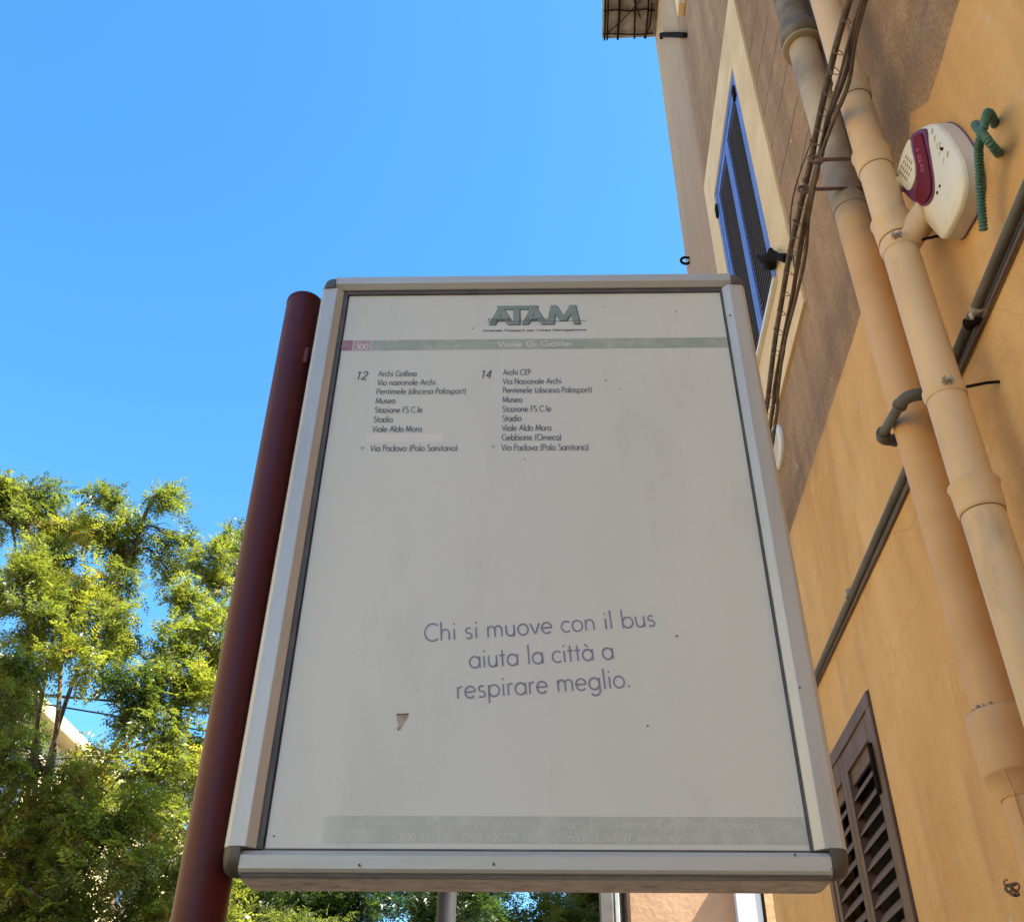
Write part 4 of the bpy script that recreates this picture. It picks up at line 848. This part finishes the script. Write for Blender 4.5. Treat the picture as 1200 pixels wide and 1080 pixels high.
# ------------------------------------------------------------------ trees
def leaf_templates(rng, pairs=8, L_=.20, ll=.05, lw=.015):
    T = []
    for v in range(5):
        V = []
        for i in range(pairs):
            t = (i+.7)/pairs; x = t*L_; drop = -.035*t*t*(1+v*.25); s0 = math.sin(math.pi*min(1, .25+t*.78))*.9+.15
            for sd in (-1, 1):
                l = ll*s0*rng.uniform(.8,1.15); w_ = lw*rng.uniform(.8,1.2); an = R(62+rng.uniform(-14,14)); dr = rng.uniform(-.5,.15)
                d = np.array([math.cos(an), sd*math.sin(an)*math.cos(dr), math.sin(dr)]); pn = np.array([-sd*math.sin(an), math.cos(an), rng.uniform(-.4,.4)])
                b = np.array([x, 0, drop]); V += [b, b+d*l*.45+pn*w_/2, b+d*l, b+d*l*.45-pn*w_/2]
        T.append(np.array(V))
    return T
def foliage(name, P, Dv, rng, m_, parent, scale=1.0, tint=None, pairs=7, L_=.17, ll=.05, lw=.017):
    T = leaf_templates(random.Random(7), pairs, L_, ll, lw); N_ = len(P); nv = T[0].shape[0]
    D = Dv/np.linalg.norm(Dv, axis=1)[:, None]; up = rng.normal(size=(N_,3))*.45+np.array([0,0,1.0])
    S = np.cross(up, D); S /= np.linalg.norm(S, axis=1)[:, None]; U = np.cross(D, S)
    sc_ = scale*rng.uniform(.65, 1.2, N_); idx = rng.integers(0, 5, N_); TT = np.stack(T)[idx]
    V = P[:, None, :] + sc_[:, None, None]*(TT[:, :, 0:1]*D[:, None, :]+TT[:, :, 1:2]*S[:, None, :]+TT[:, :, 2:3]*U[:, None, :])
    V = V.reshape(-1, 3).astype(np.float32); nf = len(V)//4
    me = bpy.data.meshes.new(name); me.vertices.add(len(V)); me.vertices.foreach_set('co', V.ravel())
    me.loops.add(len(V)); me.loops.foreach_set('vertex_index', np.arange(len(V), dtype=np.int32))
    me.polygons.add(nf); me.polygons.foreach_set('loop_start', np.arange(0, len(V), 4, dtype=np.int32)); me.polygons.foreach_set('loop_total', np.full(nf, 4, dtype=np.int32))
    me.update(); at = me.attributes.new('tint', 'FLOAT', 'POINT')
    tv = np.repeat(np.clip(tint+rng.normal(0, .10, N_), 0, 1), nv)+rng.uniform(-.06, .06, N_*nv); at.data.foreach_set('value', np.clip(tv, 0, 1).astype(np.float32))
    me.materials.append(m_); o = bpy.data.objects.new(name, me); COL.objects.link(o); o.parent = parent; o['kind'] = 'stuff'
    return o
def tree(name, label, base, fork_z, clumps, seed, m_, dens=230, group=None, n_limb=6, trunk_r=.16, lean=(0,0), scale=1.0, tbase=.5, **kw):
    rng = np.random.default_rng(seed); rt_ = empty(name, base, label, 'tree', group); B = Vector(base)
    C_ = [(Vector(c[:3])-B, c[3]) for c in clumps]
    fork = Vector((lean[0], lean[1], fork_z))
    MB().tube(spline([(0,0,-.1),(.02,.01,fork_z*.35),(lean[0]*.6-.03,lean[1]*.6+.03,fork_z*.7),fork], 5), [trunk_r*1.25-(trunk_r*.55)*i/15 for i in range(16)], 14).build('trunk', M['bark'], rt_)
    # primary limbs: k-means like directions
    pts = np.array([tuple(c) for c, r in C_]); cent = pts[rng.choice(len(pts), min(n_limb, len(pts)), replace=False)]
    for _ in range(6):
        lab = np.argmin(((pts[:, None]-cent[None])**2).sum(-1), 1)
        for q in range(len(cent)):
            if (lab == q).any(): cent[q] = pts[lab == q].mean(0)
    tw = MB(); FP = []; FD = []; FT = []
    for q in range(len(cent)):
        if not (lab == q).any(): continue
        tgt = Vector(cent[q]); mid = fork.lerp(tgt, .5)+Vector((rng.uniform(-.2,.2), rng.uniform(-.2,.2), rng.uniform(-.1,.35)))
        lp = spline([fork, mid, tgt], 8); r1 = trunk_r*.27
        MB().tube(lp, [r1*(1-.72*i/(len(lp)-1)) for i in range(len(lp))], 10).build('limb', M['bark'], rt_)
        for ci in np.where(lab == q)[0]:
            c, r = C_[ci]; j = min(range(3, len(lp)), key=lambda z: (lp[z]-c).length+ (0 if lp[z].z < c.z else .5)); s_ = lp[j]
            md = s_.lerp(c, .5)+Vector((rng.uniform(-.12,.12), rng.uniform(-.12,.12), rng.uniform(-.02,.2)))
            bp = spline([s_, md, c], 5); MB().tube(bp, [.013+(.006-.013)*i/(len(bp)-1) for i in range(len(bp))], 7).build('branch', M['bark'], rt_)
            ctint = float(np.clip(rng.normal(tbase, .17), .05, .88))
            nt_ = int(8+r*22)
            for t in range(nt_):
                d = rng.normal(size=3); d[2] = d[2]*.75+.12; d /= np.linalg.norm(d); e = np.array(c)+d*r*rng.uniform(.65,1.12); s2 = np.array(bp[rng.integers(2, len(bp))])
                m2 = (s2+e)/2+rng.normal(size=3)*.04+np.array([0,0,.05]); tw.tube([s2, m2, e], [.006,.0045,.002], 4, caps=False)
                nf_ = max(3, int(dens*r*r*4/nt_))
                u = rng.uniform(.25, 1.05, nf_); p = s2+(e-s2)*u[:, None]+rng.normal(size=(nf_,3))*.05*(.5+r)
                FP.append(p); FD.append((e-s2)/np.linalg.norm(e-s2)*.8+rng.normal(size=(nf_,3))*.65+np.array([0,0,-.12])); FT.append(np.full(nf_, ctint))
    tw.build('twigs', M['bark'], rt_, recalc=False)['kind'] = 'stuff'
    foliage('crown', np.concatenate(FP), np.concatenate(FD), rng, m_, rt_, scale, np.concatenate(FT), **kw)
    return rt_
rn = random.Random(21)
near = [((-5.536,8.000,7.233),.24),((-5.806,8.000,7.136),.35),((-3.322,8.900,7.424),.16),((-5.302,8.000,7.228),.36),((-5.072,8.100,7.481),.15),((-4.838,8.200,7.130),.30),((-4.382,7.800,7.092),.17),((-4.431,8.000,6.861),.20),((-4.813,8.000,6.533),.33),((-4.914,7.600,6.203),.34),
        ((-3.907,8.100,7.290),.14),((-3.842,8.200,7.442),.09),((-4.298,8.300,7.186),.13),((-4.073,8.200,6.935),.12),((-4.348,8.200,6.841),.14),((-4.299,8.400,6.866),.16),
        ((-3.767,8.500,7.020),.17),((-3.427,8.300,6.740),.20),((-3.368,8.600,7.076),.12),((-3.251,8.600,6.625),.22),((-3.404,8.200,6.276),.22),((-3.910,8.700,6.822),.14),((-3.158,8.900,7.052),.20),((-2.964,8.900,6.354),.26),
        ((-4.580,7.700,5.781),.34),((-4.382,8.000,6.159),.30),((-4.144,8.200,6.360),.22),((-3.922,7.800,5.742),.24),((-4.054,7.600,5.398),.26),((-4.237,7.200,5.128),.22),
        ((-3.378,8.000,5.755),.20),((-3.223,8.300,5.907),.24),((-3.050,8.600,5.836),.26),((-3.357,8.000,5.304),.24),((-3.594,7.700,5.169),.18),((-3.071,8.200,5.272),.28),((-3.503,7.900,4.952),.24),((-3.186,8.100,4.882),.28),((-3.905,8.000,5.390),.14),((-4.015,8.400,5.880),.14)]
near2 = [((-3.912,7.350,3.963),.24),((-4.019,7.300,3.764),.28),((-4.069,7.300,3.442),.3),((-3.676,7.200,3.306),.2),((-3.835,7.600,4.239),.18),((-4.692,7.600,5.210),.22),((-4.286,7.200,4.803),.20),((-4.076,7.200,4.392),.22),((-4.565,7.200,4.666),.4),((-3.851,7.300,4.264),.15),((-4.296,7.200,4.071),.35),
         ((-3.601,7.600,4.372),.22),((-3.391,7.800,4.478),.22),((-3.134,8.000,4.443),.25),((-2.907,8.300,4.658),.26),((-2.695,8.600,4.922),.3),
         ((-3.768,7.400,3.947),.26),((-3.476,7.500,3.915),.28),((-3.169,7.600,3.977),.28),((-2.941,7.900,4.004),.28),((-2.719,8.300,4.228),.3),
         ((-3.849,7.400,3.584),.2),((-3.442,7.300,3.499),.28),((-3.148,7.400,3.525),.28),((-2.878,7.600,3.547),.28),((-2.638,7.900,3.654),.3),((-3.554,7.400,3.214),.3),((-3.124,7.400,3.187),.3),((-2.833,7.600,3.202),.3),((-2.563,7.900,3.266),.3),((-3.831,7.400,3.131),.3)]
ext = []
for i in range(9): ext.append(((-6.2+rn.uniform(-.9,.7), 8.2+rn.uniform(-1.2,1.4), 5.6+rn.uniform(-1.6,1.6)), rn.uniform(.3,.45)))
back = [((-3.4+rn.uniform(-2.2,1.6), 9.9+rn.uniform(-.5,.9), rn.uniform(3.4,6.5)), rn.uniform(.22,.36)) for i in range(18)]
back = [b for b in back if b[0][2] < 6.2-.25*abs(b[0][0]+3.6)]
cl = [(*c, r) for c, r in near+ext+back]
tree('feathery_tree', 'tall feathery yellow-green tree rising into the blue sky left of the sign', (-4.3, 8.6, 0), 3.0, cl, 3, M['leaf'], dens=1300, n_limb=10, trunk_r=.12, tbase=.58)
cl = [(*c, r) for c, r in near2+[((-4.4+rn.uniform(-2.0,1.3), 7.4+rn.uniform(-.8,.6), rn.uniform(2.7,3.6)), rn.uniform(.26,.36)) for i in range(5)]]
tree('leafy_tree', 'lower darker green leafy tree beside the foot of the maroon pole', (-3.9, 7.3, 0), 2.2, cl, 9, M['leaf'], dens=640, n_limb=8, trunk_r=.09, tbase=.74, scale=1.12)
# trees further down the street, seen under the sign
rn = random.Random(4)
def far_clumps(cx, cy, cz2, rx, rz, n):
    out = []
    while len(out) < n:
        a, b, c = rn.uniform(-1,1), rn.uniform(-1,1), rn.uniform(-1,1)
        if .25 < a*a+b*b+c*c < 1: out.append((cx+a*rx, cy+b*rx*.7, cz2+c*rz, rn.uniform(.4,.6)))
    return out
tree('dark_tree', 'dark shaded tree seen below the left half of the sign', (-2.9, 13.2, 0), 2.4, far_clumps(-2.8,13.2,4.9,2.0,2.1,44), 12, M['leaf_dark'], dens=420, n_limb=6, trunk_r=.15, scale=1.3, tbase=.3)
tree('green_tree', 'sunlit green tree seen below the middle of the sign beyond the grey post', (-.6, 17.0, 0), 2.6, far_clumps(-.7,17.0,5.4,1.9,2.3,40), 13, M['leaf'], dens=420, n_limb=6, trunk_r=.15, scale=1.5, tbase=.45)

# ------------------------------------------------------------------ things under the lower edge of the sign
lp = empty('grey_post', (-.975, 9.0, 0), 'slim grey steel post seen under the bottom edge of the sign', 'post')
MB().tube([(0,0,0),(0,0,4.6)], .082, 24).build('shaft', M['greypost'], lp); MB().tube([(0,0,4.6),(0,0,4.64)], [.09,.07], 24).build('cap', M['greypost'], lp)
MB().tube([(0,0,0),(0,0,.35)], .13, 20).build('base', M['greypost'], lp)
sb = empty('salmon_house', (0.9, 14.0, 0), 'salmon plastered house wall beyond the orange house, seen under the sign', 'house')
MB().box((-.02, 0, 0), (11, 9, 9.6)).build('wall', M['salmon'], sb)
MB().box((1.60, -.10, .0), (8, -.004, 9.4)).build('pilaster', M['salmon_dark'], sb)
MB().box((-.2, -.25, 9.602), (11.2, 9.2, 9.8)).build('roof', M['roof'], sb, bevel=.02)
for wx in (3.4, 6.2):
    for wz in (1.2, 5.2):
        f_ = MB(); f_.box((wx,-.16,wz), (wx+1.1,-.104,wz+1.9)); f_ = f_.build('window', M['white_paint'], sb, bevel=.01)
        MB().box((wx+.1,-.166,wz+.1), (wx+1.0,-.162,wz+1.8)).build('pane', M['glass'], f_)
gp = empty('taupe_post', (.585, 13.7, 0), 'taupe square metal post standing at the corner of the salmon house', 'post')
MB().box((-.118,-.1,0), (.06,.08,5.4)).build('box_section', M['brownpost'], gp, bevel=.02)
MB().box((.075,-.09,0), (.135,.08,5.4)).build('side_channel', M['alu'], gp, bevel=.012)
MB().tube([(.20,-.02,0),(.20,-.02,5.4)], .038, 14).build('dark_tube', M['black'], gp)
MB().box((-.14,-.12,5.4), (.26,.1,5.46)).build('cap', M['brownpost'], gp, bevel=.01)
# white round-edged panel with a dark rim on the salmon wall
pn = empty('wall_cabinet', (2.39, 13.86, 4.6), 'pale white round-cornered cabinet with a dark rim on the salmon wall under the sign', 'cabinet')
ol = [(-.17,0,.9)]+[(-.17,0,-.5)]+[(.17-.5+.5*math.sin(a), 0, .12-.62*math.cos(a)) for a in np.linspace(.4, 1.57, 10)]+[(.17,0,.9)]
MB().prism(ol, (0,-.02,0), (0,.135,0)).build('body', M['white_paint'], pn, bevel=.012)
MB().tube([(p[0]+.006, -.02, p[2]) for p in ol[2:]], .022, 8).build('rim', M['black'], pn)

# ------------------------------------------------------------------ cream building across the street
cbd = empty('cream_building', (-11, 0, 0), 'long cream building across the street showing through the tree', 'building')
MB().box((-9, -24, 0), (0, 60, 9.9)).build('wall', M['cream_wall'], cbd)
MB().box((-9.3, -24.3, 9.902), (.38, 60.3, 10.2)).build('cornice', M['cream_wall'], cbd, bevel=.05)
wme = pme = None
for yy in np.arange(-22, 58, 3.4):
    for zz in (1.4, 4.9, 7.6):
        if zz == 1.4: h_ = 2.0
        else: h_ = 1.6
        f_ = MB().box((.003, yy, zz), (.07, yy+1.2, zz+h_)).build('window', M['brown'], cbd)
        MB().box((.0705, yy+.12, zz+.12), (.0735, yy+1.08, zz+h_-.12)).build('pane', M['glass'], f_)
# overhead wires behind the tree
oh = at0('overhead_wires', 'thin dark overhead wires crossing the gap in the tree on the left', 'wires')
for a, b, c in (((-7.975,12.000,7.113), (-6.535,12.000,6.864), (-3.797,12.000,6.455)), ((-7.997,12.200,6.892), (-6.678,12.200,7.071), (-4.017,12.200,7.482)), ((-8.215,12.400,7.222), (-6.674,12.400,7.172), (-3.998,12.400,7.063))):
    b_ = Vector(b); E2 = Vector((.89, 14.4, c[2]+.1)); d_ = (b_-E2); A_ = b_+d_*((b_.x+10.95)/(-d_.x)); A_.z = a[2]
    MB().tube(spline([A_, b_, (b_+E2)/2+Vector((0,0,-.06)), E2], 5), .011, 6).build('wire', M['black'], oh)
